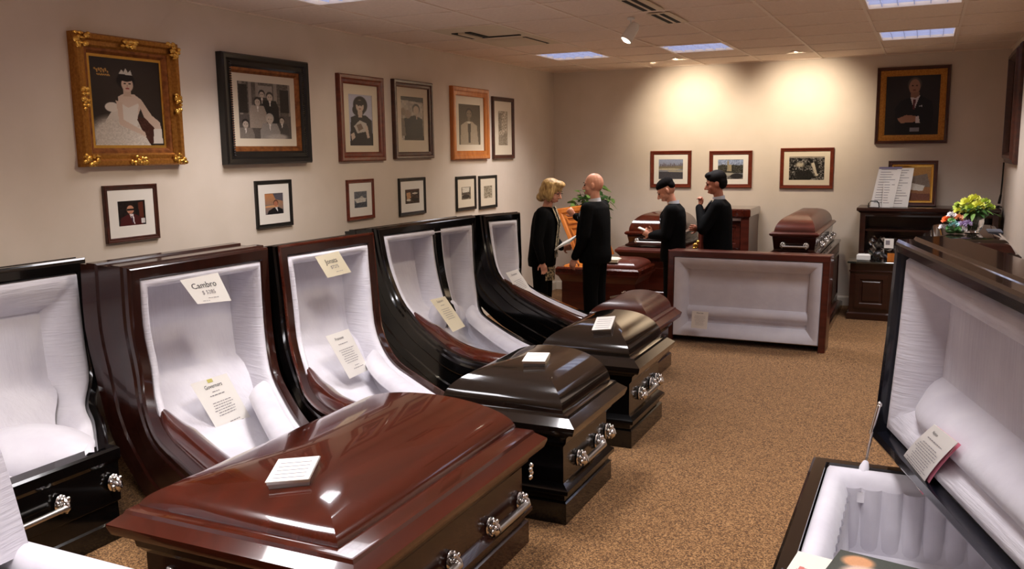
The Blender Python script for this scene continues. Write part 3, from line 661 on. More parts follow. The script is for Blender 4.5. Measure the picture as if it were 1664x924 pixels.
def head_base(parent, w, m, t0=.85):
    """boxed base under the flat run of the open head end"""
    ts = [t0+(w.T-t0)*k/8 for k in range(9)]
    lft = [w.f(.03, t, .0) for t in ts]; rgt = [w.fr(.03, t, .0) for t in ts]
    poly = [(p.x, p.y) for p in lft]+[(p.x, p.y) for p in reversed(rgt)]
    n = len(poly); V = [(x, y, 0) for x, y in poly]+[(x, y, .16) for x, y in poly]
    F = [(k, (k+1) % n, n+(k+1) % n, n+k) for k in range(n)]+[tuple(range(n-1, -1, -1)), tuple(range(n, 2*n))]
    mk('base_box', (V, F), m, parent, 20)
# --- casket 1: mahogany
G1 = 'half-open caskets in a row along the left wall'
c1 = thing('open_casket', 'large glossy red mahogany casket in the foreground with silver card holder on its lid', 'casket', (2.3, 3.1, 0), G1)
w1 = Warp([(.69, 3.62, 1.36), (.685, 3.62, 1.0), (.70, 3.64, .75), (.80, 3.56, .57), (1.06, 3.38, .48), (1.4, 3.2, .45), (2.15, 2.8, .45)],
          [(.70, 4.82, 1.36), (.69, 4.83, .92), (.76, 4.77, .66), (.90, 4.65, .51), (1.2, 4.4, .44), (1.6, 4.05, .43), (2.2, 3.56, .44)])
shell(c1, w1, 'mahogany_dark', 'mahogany_dark', .085, .40, .80, 'mahogany', arm_t=(.93, 1.9))
head_base(c1, w1, 'mahogany_dark')
foot_section(c1, 1.96, 3.17, 2.31, 3.98, .55, .128, 'mahogany', 'mahogany_dark', .12, (.08, .15, .10, .06), 2.0, 7.)
for y in (2.75, 3.15): pass
handle(c1, (3.07, 3.5, .25), (3.07, 3.84, .25), (1, 0, 0)); handle(c1, (3.07, 2.72, .25), (3.07, 3.12, .25), (1, 0, 0))
mk('corner_ornament', join(*[ell((3.08, 3.97+.01*(k % 2), .33+.02*k), (.012, .02, .016), 8, 5) for k in range(4)]), 'chrome', c1, 50)
mk('corner_ornament', join(*[ell((3.08, 2.45+.01*(k % 2), .30+.02*k), (.012, .02, .016), 8, 5) for k in range(4)]), 'chrome', c1, 50)
mk('corner_ornament', join(*[ell((2.18+.01*(k % 2), 2.405, .30+.02*k), (.02, .012, .016), 8, 5) for k in range(4)]), 'chrome', c1, 50)
# --- casket 2: black foot, brown head
c2 = thing('open_casket', 'black casket behind the red mahogany one, its open lid framed in dark brown wood', 'casket', (2.4, 4.4, 0), G1)
w2 = Warp([(.75, 4.87, 1.36), (.79, 4.86, .95), (.86, 4.80, .70), (1.03, 4.66, .53), (1.3, 4.4, .46), (1.65, 4.15, .45), (2.45, 3.95, .45)][:6]+[(2.0, 4.06, .45), (2.5, 4.1, .45)],
          [(.80, 5.97, 1.36), (.87, 5.91, .90), (.93, 5.85, .64), (1.05, 5.76, .49), (1.3, 5.54, .42), (1.7, 5.2, .42), (2.5, 4.55, .42)])
shell(c2, w2, 'mahogany_dark', 'black', .08, .36, .82, 'mahogany', arm_t=(.93, 1.7), lip_m='mahogany')
head_base(c2, w2, 'black')
foot_section(c2, 2.36, 3.27, 4.10, 5.0, .57, .185, 'black_brown', 'black', .09, (.09, .09, .07, .06), 2.2, 4.5)
handle(c2, (3.17, 4.42, .30), (3.17, 4.72, .30), (1, 0, 0)); handle(c2, (3.17, 4.90, .31), (3.17, 4.92, .31), (1, 0, 0), bar=False, lugs=(True, False))
# --- casket 3: black, wide, with divider
c3 = thing('open_casket', 'black casket third in the row, its wide open lid split by a black upright', 'casket', (2.4, 5.9, 0), G1)
w3 = Warp([(.62, 6.3, 1.36), (.68, 6.3, 1.05), (.83, 6.25, .78), (1.0, 6.15, .67), (1.29, 5.92, .58), (1.86, 5.5, .51), (2.5, 5.42, .49)],
          [(.74, 7.9, 1.36), (.76, 7.88, .85), (.84, 7.78, .6), (1.0, 7.5, .48), (1.27, 7.18, .45), (2.02, 6.4, .45), (2.5, 6.1, .45)])
shell(c3, w3, 'black', 'black', .075, .36, .85, 'mahogany', divider=(.56, .12, 1.0), arm_t=(.88, 1.75))
head_base(c3, w3, 'black')
foot_section(c3, 2.40, 3.22, 5.42, 6.33, .58, .175, 'black_brown', 'black', .09, (.09, .09, .07, .06), 2.2, 4.5)
handle(c3, (3.12, 5.75, .32), (3.12, 6.02, .32), (1, 0, 0)); handle(c3, (3.12, 6.16, .32), (3.12, 6.2, .32), (1, 0, 0), bar=False, lugs=(True, False))
# --- casket 4: black head, small brown foot
c4 = thing('open_casket', 'farthest casket of the row, black with a small brown foot lid near the woman', 'casket', (2.4, 7.5, 0), G1)
w4 = Warp([(.80, 7.97, 1.36), (.86, 7.93, 1.08), (1.0, 7.80, .83), (1.18, 7.68, .70), (1.43, 7.52, .60), (2.02, 7.1, .50), (2.3, 6.98, .46)],
          [(.91, 8.62, 1.35), (.92, 8.62, .85), (.98, 8.5, .66), (1.26, 8.25, .57), (1.7, 7.9, .52), (2.3, 7.45, .47)])
shell(c4, w4, 'black', 'black', .07, .34, .75, 'mahogany', arm_t=(.72, 1.6))
head_base(c4, w4, 'black')
foot_section(c4, 2.14, 2.86, 7.05, 7.95, .50, .15, 'mahogany_satin', 'mahogany_dark', .09)
# --- casket 0: black one at the left edge
c0 = thing('open_casket', 'black open casket at the left edge, its long side with chrome handles facing out', 'casket', (.7, 2.2, 0), G1)
w0 = Warp([(.20, 1.2, 1.38), (.22, 1.2, .9), (.26, 1.2, .66), (.38, 1.2, .54), (.65, 1.2, .51), (1.06, 1.2, .5)],
          [(.20, 3.74, 1.38), (.22, 3.74, .9), (.26, 3.72, .66), (.38, 3.58, .54), (.65, 3.4, .51), (1.06, 3.08, .5)])
shell(c0, w0, 'black', 'black', .07, .16, .80, None, roll=[(0, .02), (.012, -.004), (.045, -.012), (.09, .01), (.16, .06), (.2, .12)], back_d=.12)
mk('front_panel', join(loft(.99, 1.08, 1.15, 3.12, [(0, 0), (0, .10), (.01, .11), (.012, .2), (.0, .21), (.0, .42), (-.01, .44), (-.01, .49), (.0, .502)], True)), 'black', c0, 20)
mk('floor_box', box(.2, .98, 1.2, 3.0, 0, .3), 'black', c0, 0)
mk('cushion', ell((.62, 3.0, .44), (.40, .24, .14), 20, 12), 'lining_plain', c0, 60)
handle(c0, (1.09, 2.36, .31), (1.09, 2.76, .32), (1, 0, 0), .015); handle(c0, (1.09, 3.07, .32), (1.09, 3.1, .32), (1, 0, 0), bar=False, lugs=(True, False))
# --- casket at the bottom left corner, white lined
cA = thing('open_casket', 'white lined open casket of which a corner shows at the bottom left', 'casket', (2.1, 1.6, 0), G1)
wA = Warp([(1.70, .5, 1.3), (1.77, .5, 1.02), (1.83, .5, .8), (1.875, .5, .56)], [(1.68, 2.02, 1.3), (1.77, 2.03, 1.02), (1.83, 2.04, .8), (1.885, 2.05, .54)])
mk('lid_back', sheet(wA, 0, 0, 0, wA.T, .14), 'black', cA)
mk('lid_lining', sheet(wA, 0, 0, 0, wA.T, lambda u, t: .02-.03*math.sqrt(max(0, 1-(2*u-1)**4))), 'lining_pleat', cA, 60)
mk('lid_edge', sweepU(wA, [(0, .14), (-.0, .03), (.005, .02)]), 'lining_pleat', cA, 50)
mk('rim_roll', grid([[(x, 2.06-.14*sin(th)*.5-.03, .50+.07*cos(th)-.0) for x in [1.72+1.05*k/10 for k in range(11)]] for th in [pi*(-.6+1.2*q/8) for q in range(9)]]), 'lining_plain', cA, 60)
mk('bed', loft(1.75, 2.8, .5, 1.98, [(0, .3), (0, .47), (.05, .50), (.2, .51)]), 'lining_plain', cA, 60)
mk('body', loft(1.70, 2.84, .46, 2.07, [(.03, 0), (.03, .15), (.06, .17), (.06, .38), (.03, .42), (.03, .49)]), 'black', cA, 20)
mk('front_rail', loft(2.1, 2.86, .4, 1.78, [(0, .48), (0, .545), (.02, .565), (.1, .57)]), 'mahogany', cA, 25)

# ---------------------------------------------------------------- cards and papers
def quad_fn(c):                             # c: TL, TR, BR, BL; returns (u, v, d) -> world, v down
    c = [Vector(p) for p in c]; n = (c[1]-c[0]).cross(c[3]-c[0]).normalized()
    if n.dot(Vector((4.858, 0, 2))-c[0]) < 0: n = -n
    return lambda u, v, d=0.: c[0]*(1-u)*(1-v)+c[1]*u*(1-v)+c[2]*u*v+c[3]*(1-u)*v+n*d
def card(name, label, cat, corners, m='paper', lines=(), words=(), curl=0., group=None, w_h=(1, 1.5), loc=None, sticker=None):
    fn0 = quad_fn(corners); fn = (lambda u, v, d=0.: fn0(u, v, d+curl*(2*v-1)**2)) if curl else fn0
    t = thing(name, label, cat, fn(.5, 1, 0), group)
    rows = [[fn(i/4, j/8, 0) for i in range(5)] for j in range(9)]; rows2 = [[fn(i/4, j/8, -.0012) for i in range(5)] for j in range(9)]
    g1, g2 = grid(rows), grid(rows2); rim = grid([[fn(u, v, 0) for u, v in ((0, 0), (1, 0), (1, 1), (0, 1))], [fn(u, v, -.0012) for u, v in ((0, 0), (1, 0), (1, 1), (0, 1))]], True)
    sh_ = mk('sheet', join(g1, g2, rim), m, t, 30)
    for (s, cx, cy, hgt, mm, sk) in words:
        g = text(s); V = np.array(g[0]); V[:, 0] -= (V[:, 0].min()+V[:, 0].max())/2
        ww = hgt*w_h[1]/w_h[0]
        g = [fn(cx+x*ww+sk*y*ww, cy-y*hgt, .0015) for x, y, _ in V], g[1]
        mk('lettering', g, mm, sh_, 0)
    gs = []
    for (cx, cy, ln, hh) in lines:
        x = cx-ln/2
        while x < cx+ln/2-.01:
            l = min(.03+.06*random.random(), cx+ln/2-x)
            gs.append(grid([[fn(x, cy, .0014), fn(x+l, cy, .0014)], [fn(x, cy+hh, .0014), fn(x+l, cy+hh, .0014)]])); x += l+.018
    if gs: mk('small_print', join(*gs), 'ink_grey', sh_, 0, kind='stuff')
    if sticker: mk('sticker', grid([[fn(sticker[0], sticker[2], .0017), fn(sticker[1], sticker[2], .0017)], [fn(sticker[0], sticker[3], .0017), fn(sticker[1], sticker[3], .0017)]]), flat('sticker_yellow', 206, 196, 110), sh_, 0)
    return t
def para(y0, n, dy, cx=.5, ln=.6): return [(cx+.02*random.uniform(-1, 1), y0+dy*k, ln*random.uniform(.75, 1.1), .012) for k in range(n)]
CG = 'white price cards and letters in the open caskets'
card('price_card', 'white hand-lettered price card hanging from the top edge of the mahogany casket lid', 'card', [(.79, 3.907, 1.256), (.79, 4.226, 1.262), (.82, 4.30, 1.07), (.82, 4.007, 1.095)], words=[('Cambro', .48, .42, .30, 'ink', .1), ('$ 5285', .5, .66, .2, 'ink_grey', .15)], lines=[(.55, .80, .3, .02), (.3, .9, .2, .015)], group=CG, w_h=(1.5, 1))
card('letter', 'white printed letter leaning inside the mahogany casket lid, with a yellow sticker', 'paper', [(.80, 3.922, .605), (.80, 4.235, .60), (.92, 4.326, .256), (.92, 4.037, .236)], words=[('Governors', .5, .17, .10, 'ink', .1)], lines=[(.5, .23, .2, .014), (.5, .29, .42, .016)]+para(.42, 6, .045)+[(.58, .80, .3, .012), (.58, .85, .45, .014)], group=CG, w_h=(1, 1.1), sticker=(.42, .56, .01, .07))
card('price_card', 'white hand-lettered price card at the top of the second casket lid', 'card', [(.87, 5.116, 1.264), (.87, 5.40, 1.276), (.89, 5.525, 1.10), (.89, 5.228, 1.095)], words=[('Jonats', .48, .42, .30, 'ink', .1), ('$7275', .5, .66, .2, 'ink_grey', .15)], lines=[(.6, .82, .3, .015)], m='cream_paper', group=CG, w_h=(1.5, 1))
card('letter', 'white printed letter leaning inside the lid of the second casket', 'paper', [(.98, 5.053, .697), (.98, 5.332, .699), (1.08, 5.44, .369), (1.08, 5.184, .359)], words=[('Fransom', .45, .16, .09, 'ink', .1)], lines=[(.5, .25, .4, .014)]+para(.38, 7, .05)+[(.6, .78, .2, .012), (.62, .84, .45, .014)], group=CG, w_h=(1, 1.2))
card('letter', 'cream printed card hanging on the black upright of the third casket', 'paper', [(1.0, 6.513, .732), (1.0, 6.774, .724), (1.15, 6.867, .442), (1.15, 6.636, .435)], words=[('Sojourn', .5, .13, .10, 'ink_grey', .1)], lines=[(.5, .22, .25, .014)]+para(.34, 6, .06), m='cream_paper', group=CG, w_h=(1, 1.3))
card('letter', 'white printed card hanging in front of the farthest casket of the row, beside the woman', 'paper', [(1.15, 7.734, .818), (1.15, 8.01, .82), (1.3, 8.081, .564), (1.3, 7.807, .532)], words=[('Fontaine', .5, .16, .10, 'ink_grey', .1)], lines=para(.34, 7, .055), group=CG, w_h=(1, 1.3))
def info_block(label, cas, x, y, u, v, h, mat_top='paper'):
    """low clear-edged card holder lying on the domed lid; u, v = half vectors"""
    D_ = list(cas['_dome']); u, v = Vector((u[0], u[1], 0)), Vector((v[0], v[1], 0))
    zz = [dome_z(x+a*u.x+b*v.x, y+a*u.y+b*v.y, *D_) for a in (-1, 1) for b in (-1, 1)]
    u.z = (zz[2]+zz[3]-zz[0]-zz[1])/4; v.z = (zz[1]+zz[3]-zz[0]-zz[2])/4; c = Vector((x, y, max(sum(zz)/4, dome_z(x, y, *D_))+.002))
    t = thing('card_holder', label, 'card holder', c, 'card holders on the casket lids'); f = lambda a, b, d: c+u*a+v*b+Vector((0, 0, d))
    mk('base', mapg(loft(-1, 1, -1, 1, [(.1, -.012), (.02, h*.5), (0, h*.55), (0, h)]), f), 'steel', t, 20)
    pp = mk('paper', mapg(loft(-1.05, .95, -1.05, .95, [(0, h+.001), (0, h+.004)]), f), mat_top, t, 0)
    mk('small_print', join(*[mapg(loft(-.8, .7, -.8+.32*k, -.76+.32*k, [(0, h+.0045), (0, h+.005)]), f) for k in range(5)]), 'ink_grey', pp, 0, kind='stuff')
info_block('silver card holder with a white sheet on the red mahogany lid', c1, 2.60, 2.70, (.075, .04), (-.045, .095), .026)
info_block('silver card holder on the black lid of the second casket', c2, 2.88, 4.52, (.062, .02), (-.02, .085), .026)
info_block('silver card holder on the black lid of the third casket', c3, 2.88, 5.70, (.062, .02), (-.02, .11), .026)
for c_ in (c1, c2, c3, c4): del c_['_dome']

# ---------------------------------------------------------------- white display panel standing in the aisle
t = thing('padded_frame', 'upright mahogany frame with padded white lining standing in the aisle', 'padded frame', (3.25, 9.0, 0))
wp = Warp([(2.45, 8.97, .955), (2.45, 8.93, .0)], [(4.06, 8.93, .955), (4.04, 8.90, .0)], straight=True)
mk('side_panel', sweepU(wp, [(0, .30), (0, .03), (-.006, .02), (0, 0)]), 'mahogany_satin', t, 25)
mk('face_frame', sweepU(wp, [(0, 0), (.008, -.006), (.06, -.006), (.066, .02)]), 'mahogany_satin', t, 25)
mk('back_board', sheet(wp, 0, 0, 0, wp.T, .30, 4, 4), 'mahogany_satin', t)
PR = [(0, .02), (.01, .0), (.04, .0), (.09, .04), (.13, .10), (.135, .14)]
for (side_) in ('lining_roll',):
    mk('lining_roll', sweepU(wp, [(.062+i, d) for i, d in PR], True), 'lining_plain', t, 50)
mk('lining_panel', sheet(wp, .19, .19, .16, .78, .14, 10, 10), 'lining_plain', t, 60)
mk('lower_cushion', grid([[wp.f(.19+(1.6-.38)*k/12, .58+.13*q/8, .14-.05*sin(pi*q/8)**.6) for k in range(13)] for q in range(9)]), 'lining_plain', t, 60)
card('price_card', 'small white printed card propped in the white padded display frame', 'card', [(2.745, 8.84, .35), (2.915, 8.835, .35), (2.90, 8.83, .17), (2.735, 8.835, .175)], words=[('West Side', .48, .13, .10, 'ink', 0)], lines=para(.26, 9, .065, .5, .62), group=None, w_h=(1, 1))

# ---------------------------------------------------------------- right foreground casket
cR = thing('open_casket', 'black open casket at the right edge with white quilted interior and magazines on it', 'casket', (4.95, 3.0, 0))
wr = Warp([(4.756, 4.05, 1.61), (4.735, 4.05, 1.2), (4.705, 4.05, .80), (4.73, 4.02, .70)][:3]+[(4.70, 4.05, .72)], [(5.30, 1.9, 1.60), (5.33, 1.9, 1.2), (5.42, 1.9, .80), (5.46, 1.9, .69)], straight=True)
side = [(0, .26), (0, .20), (-.01, .19), (-.01, .08), (0, .07), (0, .01), (.01, 0)]
mk('lid_side', sweepU(wr, side, True), 'black_brown', cR, 20)
mk('lid_frame', sweepU(wr, [(.01, 0), (.02, -.004), (.05, .0), (.055, .045), (.075, .05)], True), 'navy', cR, 20)
mk('lid_back', sheet(wr, 0, 0, 0, wr.T, .26), 'black_brown', cR)
mk('lid_roll', sweepU(wr, [(.07+i, d+.03) for i, d in [(0, .02), (.012, .0), (.05, -.005), (.09, .02), (.13, .08), (.15, .15)]], True), 'lining_pleat', cR, 60)
mk('lid_panel', sheet(wr, .20, .20, .14, wr.T-.14, lambda u, tt: .18), 'lining', cR, 60)
mk('lid_cushion', grid([[wr.f(.12+(2.0-.12)*k/20, .56+.24*q/10, .19-.15*sin(pi*q/10)**.7*min(1, k/3+.2)) for k in range(21)] for q in range(11)]), 'lining_plain', cR, 60)
mk('body_shell', join(loft(4.47, 5.5, 1.5, 3.92, [(.06, 0), (.06, .12), (.09, .14), (.09, .5), (.03, .56), (.03, .60), (0, .62), (0, .645), (.012, .655), (.06, .655), (.062, .60), (.07, .25)], False)), 'black_brown', cR, 20)
mk('body_roll', loft(4.535, 5.435, 1.56, 3.855, [(0, .63), (.012, .648), (.04, .655), (.075, .635), (.095, .58), (.10, .50), (.11, .3)], False, 24), 'lining_plain', cR, 60)
mk('bed', box(4.6, 5.4, 1.6, 3.8, .28, .32), 'lining_plain', cR, 0)
def scallop(q): return .022*abs(sin(pi*q))**.55
mk('quilted_panel', grid([[(4.60+.80*k/80, 3.765-scallop(10*k/80)*min(1, (z-.29)/.1)-.01, z) for k in range(81)] for z in (.29, .36, .42, .48, .53, .56, .60)]), 'lining_plain', cR, 60)
mk('quilted_panel', grid([[(4.625+scallop(14*k/112)*.7, 3.75-1.1*k/112, z) for k in range(113)] for z in (.29, .36, .42, .48, .53, .56, .58)]), 'lining_plain', cR, 60)
mk('foot_panel', loft(4.54, 5.43, 1.55, 2.72, [(0, .60), (0, .655), (.01, .664), (.2, .668)]), 'black_brown', cR, 25)
mk('strut', join(tube([(4.725, 3.96, .90), (4.70, 3.93, .78)], .009, 8), tube([(4.705, 3.93, .79), (4.69, 3.88, .69), (4.685, 3.87, .66)], .006, 8), ell((4.728, 3.965, .905), (.012, .012, .014), 8, 6)), 'chrome', cR, 50)
mk('strut_sleeve', tube([(4.688, 3.865, .675), (4.684, 3.84, .66), (4.678, 3.80, .61), (4.675, 3.77, .565)], [.012, .02, .019, .017], 12), 'lining_plain', cR, 60)
mk('strut_clip', loft(4.655, 4.695, 3.74, 3.76, [(0, .54), (0, .585)]), 'chrome', cR, 0)
nf = [Vector((4.925, 3.72, .865)), Vector((5.035, 3.60, .815)), Vector((4.885, 3.50, .66)), Vector((4.795, 3.70, .70))]
nf = [p+Vector((-.05, -.0, .0)) for p in nf]
card('note', 'curled white note with a pink edge on the right hand casket lid', 'paper', [(4.92, 3.46, .99), (4.99, 3.22, 1.005), (4.885, 3.54, .70), (4.805, 3.80, .71)], words=[('Notice', .3, .12, .07, 'ink', 0)], lines=[(.5, .2, .6, .014)]+para(.3, 11, .045, .5, .8)+[(.3, .86, .3, .012)], curl=-.012, group=None, w_h=(1, 1.1))
rows = [[Vector((4.925, 3.455, .985))+(Vector((4.89, 3.535, .695))-Vector((4.925, 3.455, .985)))*0 for _ in range(2)]]
t = thing('pink_sheet', 'pink sheet showing as a thin edge under the curled white note', 'paper', (4.93, 3.5, .7))
fnp = quad_fn([(4.924, 3.46, .985), (4.995, 3.215, 1.0), (4.892, 3.53, .688), (4.808, 3.80, .70)])
mk('sheet', grid([[fnp(i/4, j/8, -.006-.012*(2*j/8-1)**2) for i in range(5)] for j in range(9)]), 'pink_paper', t, 30)
# magazines on the right hand casket
def mag_art():
    a = Art(90, 60, (58, 62, 54)); a.e(.22, .22, .15, .16, (196, 140, 96), .4); a.e(.35, .5, .22, .2, (206, 176, 158), .4); a.p([(.25, .35), (.7, .34), (.78, .5), (.35, .6)], (214, 176, 156)); a.e(.72, .38, .1, .14, (216, 186, 170), .3); a.p([(.78, .2), (1, .3), (1, 1), (.9, .8)], (226, 220, 206)); a.e(.8, .68, .1, .07, (196, 140, 120), .4); a.e(.42, .85, .25, .2, (190, 176, 170), .4); return a.n(.03)
def mag_art2():
    a = Art(60, 60, (222, 216, 204)); a.p([(.1, .3), (.4, .35), (.35, .5), (.08, .45)], (196, 110, 104)); a.p([(.05, .55), (.3, .6), (.3, .75), (.03, .7)], (150, 156, 176)); a.e(.7, .3, .2, .1, (206, 150, 120), .6); a.p([(.3, .85), (1, .85), (1, 1), (.3, 1)], (120, 136, 100)); return a
def mag(label, c, u, v, h, art, side_m, grp):
    c, u, v = Vector(c), Vector(u), Vector(v); t = thing('magazine', label, 'magazine', c, grp)
    f = lambda a, b, d: c+u*a+v*b+Vector((0, 0, d))
    mk('pages', mapg(loft(-1, 1, -1, 1, [(0, 0), (0, h)]), f), side_m, t, 0)
    art_object('cover', art, f, -1, 1, -1, 1, h+.0008, t); return t, f
MG = 'magazines on the foot of the right hand casket'
t, f = mag('white magazine under the dark covered one, its left edge with lettering sticking out', (4.67, 2.66, .672), (.15, -.03, 0), (.02, .17, 0), .014, mag_art2(), 'paper', MG)
g = text('NOA'); mk('lettering', ([f(-.80+x*.28, -.05+y*.26, .0165) for x, y, _ in g[0]], g[1]), 'ink', t, 0)
t, f = mag('dark green covered magazine with a picture of pale figures, on top of the pile', (4.80, 2.70, .69), (.155, -.03, 0), (.025, .13, 0), .026, mag_art(), 'black', MG)
t, f = mag('pale magazine with an orange figure at the right end of the pile', (4.93, 2.74, .672), (.07, -.01, 0), (.02, .11, 0), .012, mag_art2(), 'paper', MG)
t = thing('green_box', 'small green topped box at the right end of the magazines', 'box', (4.985, 2.70, .685))
mk('box', loft(4.972, 4.998, 2.66, 2.72, [(0, .685), (0, .705), (.003, .708)]), flat('green', 130, 160, 90), t, 0)

# ---------------------------------------------------------------- furniture at the back
def panel_door(parent, name, x0, x1, z0, z1, y, m, dep=.02):
    fn = lambda u, v, d: (u, y-d, v)
    return mk(name, join(mapg(ring_frame(x0, x1, z0, z1, [(0, -.01), (0, dep), (.05, dep), (.06, dep*.3), (.075, dep*.3), (.085, dep*.8)]), fn), mapg(plane_uv(x0+.085, x1-.085, z0+.085, z1-.085, dep*.8), fn)), m, parent, 20)
t = thing('hutch', 'tall dark wood cabinet with a moulded top against the back wall in the right corner', 'cabinet', (4.9, 11.45, 0))
mk('side_board', box(4.17, 4.23, 11.22, 11.74, 0, 1.2), 'dark_wood', t, 0); mk('side_board', box(5.56, 5.62, 11.22, 11.74, 0, 1.2), 'dark_wood', t, 0)
mk('back_board', box(4.23, 5.56, 11.62, 11.7, 0, 1.2), 'dark_wood', t, 0)
mk('cornice', loft(4.13, 5.64, 11.18, 11.76, [(.05, 1.18), (.04, 1.2), (.04, 1.22), (.012, 1.245), (0, 1.25), (0, 1.28), (.01, 1.285)]), 'dark_wood', t, 20)
for z in (.72, 1.0): mk('shelf', box(4.23, 5.56, 11.3, 11.62, z, z+.022), 'dark_wood', t, 0)
panel_door(t, 'panel', 4.27, 4.9, .76, .98, 11.6, 'dark_wood'); panel_door(t, 'panel', 4.92, 5.54, .76, .98, 11.6, 'dark_wood')
t = thing('desk', 'low dark wood cabinet desk with a dark glass top in front of the tall cabinet', 'desk', (4.6, 10.95, 0))
mk('desk_top', loft(4.08, 5.3, 10.82, 11.2, [(0, .665), (0, .68), (.004, .685)]), 'smoke', t, 0)
mk('body', loft(4.11, 5.27, 10.86, 11.17, [(0, .06), (0, .56), (-.01, .565), (-.01, .575), (0, .58), (0, .66)]), 'dark_wood', t, 0)
mk('plinth', loft(4.09, 5.29, 10.84, 11.19, [(0, 0), (0, .07), (.02, .085)]), 'dark_wood', t, 20)
panel_door(t, 'panel', 4.17, 4.52, .14, .53, 10.86, 'dark_wood', .015); panel_door(t, 'panel', 4.56, 5.0, .14, .53, 10.86, 'dark_wood', .015)
# things on the desk
t = thing('card_dispenser', 'small white plastic box on the left end of the glass topped desk', 'box', (4.24, 10.95, .686)); mk('case', loft(4.17, 4.32, 10.9, 10.98, [(.008, .687), (0, .70), (.0, .75), (.02, .765)]), 'white_plastic', t, 30)
t = thing('display_stand', 'clear plastic stand with crumpled film and dark contents on the desk', 'display stand', (4.42, 11.0, .686))
rows = [[(4.30+.30*i/10+.015*sin(j*1.7), 11.0+.05*sin(i*1.3+j)+.02*j/8, .69+.27*j/8+.02*sin(i*2)) for i in range(11)] for j in range(9)]
mk('film', grid(rows), 'plastic', t, 60)
mk('dark_case', loft(4.36, 4.55, 11.06, 11.14, [(0, .687), (0, .90), (.02, .92)]), 'black', t, 0)
mk('wood_block', join(box(4.50, 4.58, 10.92, 10.97, .687, .78)), 'oak', t, 0); mk('tag', box(4.46, 4.56, 10.93, 10.935, .84, .95), 'paper', t, 0)
mk('tag_label', box(4.475, 4.52, 10.928, 10.93, .88, .93), 'ink_grey', t, 0)
# papers, clip and framed picture on the hutch
zt = 1.286
def lean_fn(x0, y0, tilt, yaw=0.):
    def f(u, v, d): 
        p = Vector((u, -d, v)); p = Matrix.Rotation(-tilt, 3, 'X') @ p; p = Matrix.Rotation(yaw, 3, 'Z') @ p
        return Vector((x0, y0, zt+.002))+p
    return f
def still():
    a = Art(60, 70).g((176, 130, 60), (130, 84, 60)); a.e(.2, .25, .25, .14, (222, 170, 50), .4); a.p([(.4, .3), (.9, .2), (1, .6), (.5, .6)], (120, 104, 90)); a.p([(.02, .48), (.3, .44), (.85, .56), (.8, .72), (.4, .68), (.02, .6)], (206, 200, 188)); a.p([(0, .78), (1, .8), (1, 1), (0, 1)], (110, 66, 48)); return a.n(.08)
picture('leaning_frame', 'dark and gold framed still life picture leaning on the wall on top of the cabinet', None, lean_fn(4.44, 11.50, .16), 0, .54, 0, .54, still(), 'brown_wood', .045, .04, 'mount', 0, None, 'gold_bright', .6)
def sheet_thing(label, x, y, w, h, tilt, sk=0., z=0.):
    t = thing('paper_sheet', label, 'paper', (x, y, zt), 'papers propped on top of the cabinet')
    f = lean_fn(x, y, tilt); g = lambda u, v, d: f(u+sk*v, v+z, d+.02*sin(v*5))
    mk('sheet', mapg(join(plane_uv(0, w, 0, h, 0, 2, 8), plane_uv(0, w, 0, h, -.0015, 2, 8)), g), 'paper', t, 40)
    gs = []
    for k in range(int(h/.03)-1):
        v = h-.03-.03*k; gs.append(mapg(plane_uv(w*.12, w*random.uniform(.5, .88), v, v+.006, .002, 1, 1), g))
    mk('small_print', join(*gs), 'ink_grey', t, 0, kind='stuff'); return t, g
sheet_thing('tall white printed sheet on the cabinet, between the folded sheet and the framed picture', 4.46, 11.34, .22, .46, .18, .1)
t, g = sheet_thing('white printed sheet with a purple top edge, leftmost on the cabinet', 4.27, 11.30, .25, .47, .18, .17)
mk('header_strip', mapg(plane_uv(0, .25, .45, .475, .003), g), flat('purple_grey', 120, 112, 140), t, 0)
sheet_thing('narrow folded white slip standing in front of the other papers on the cabinet', 4.40, 11.25, .09, .29, .14, .03)
t = thing('card_rack', 'small black wire rack on the left end of the cabinet top', 'rack', (4.31, 11.22, zt))
for dy in (0, .03): mk('wire', tube([(4.255, 11.2+dy, zt+.005), (4.26, 11.2+dy, zt+.05), (4.28, 11.2+dy, zt+.075), (4.35, 11.2+dy, zt+.075), (4.37, 11.2+dy, zt+.05), (4.375, 11.2+dy, zt+.005)], .006, 8), 'black', t, 50)
mk('base', box(4.255, 4.375, 11.195, 11.235, zt, zt+.006), 'black', t, 0)
t = thing('wall_strap', 'thin dark strap hanging on the right wall below the edge-on frame', 'strap', (5.655, 11.55, 1.29))
mk('strap', tube([(5.655, 11.55, 1.80), (5.652, 11.54, 1.6), (5.645, 11.52, 1.42)], .009, 8), 'black', t, 50); mk('tassel', join(tube([(5.645, 11.52, 1.43), (5.63, 11.5, 1.33)], [.012, .016], 8), loft(5.52, 5.66, 11.42, 11.56, [(0, 1.287), (0, 1.30), (.02, 1.31)])), 'black', t, 40)

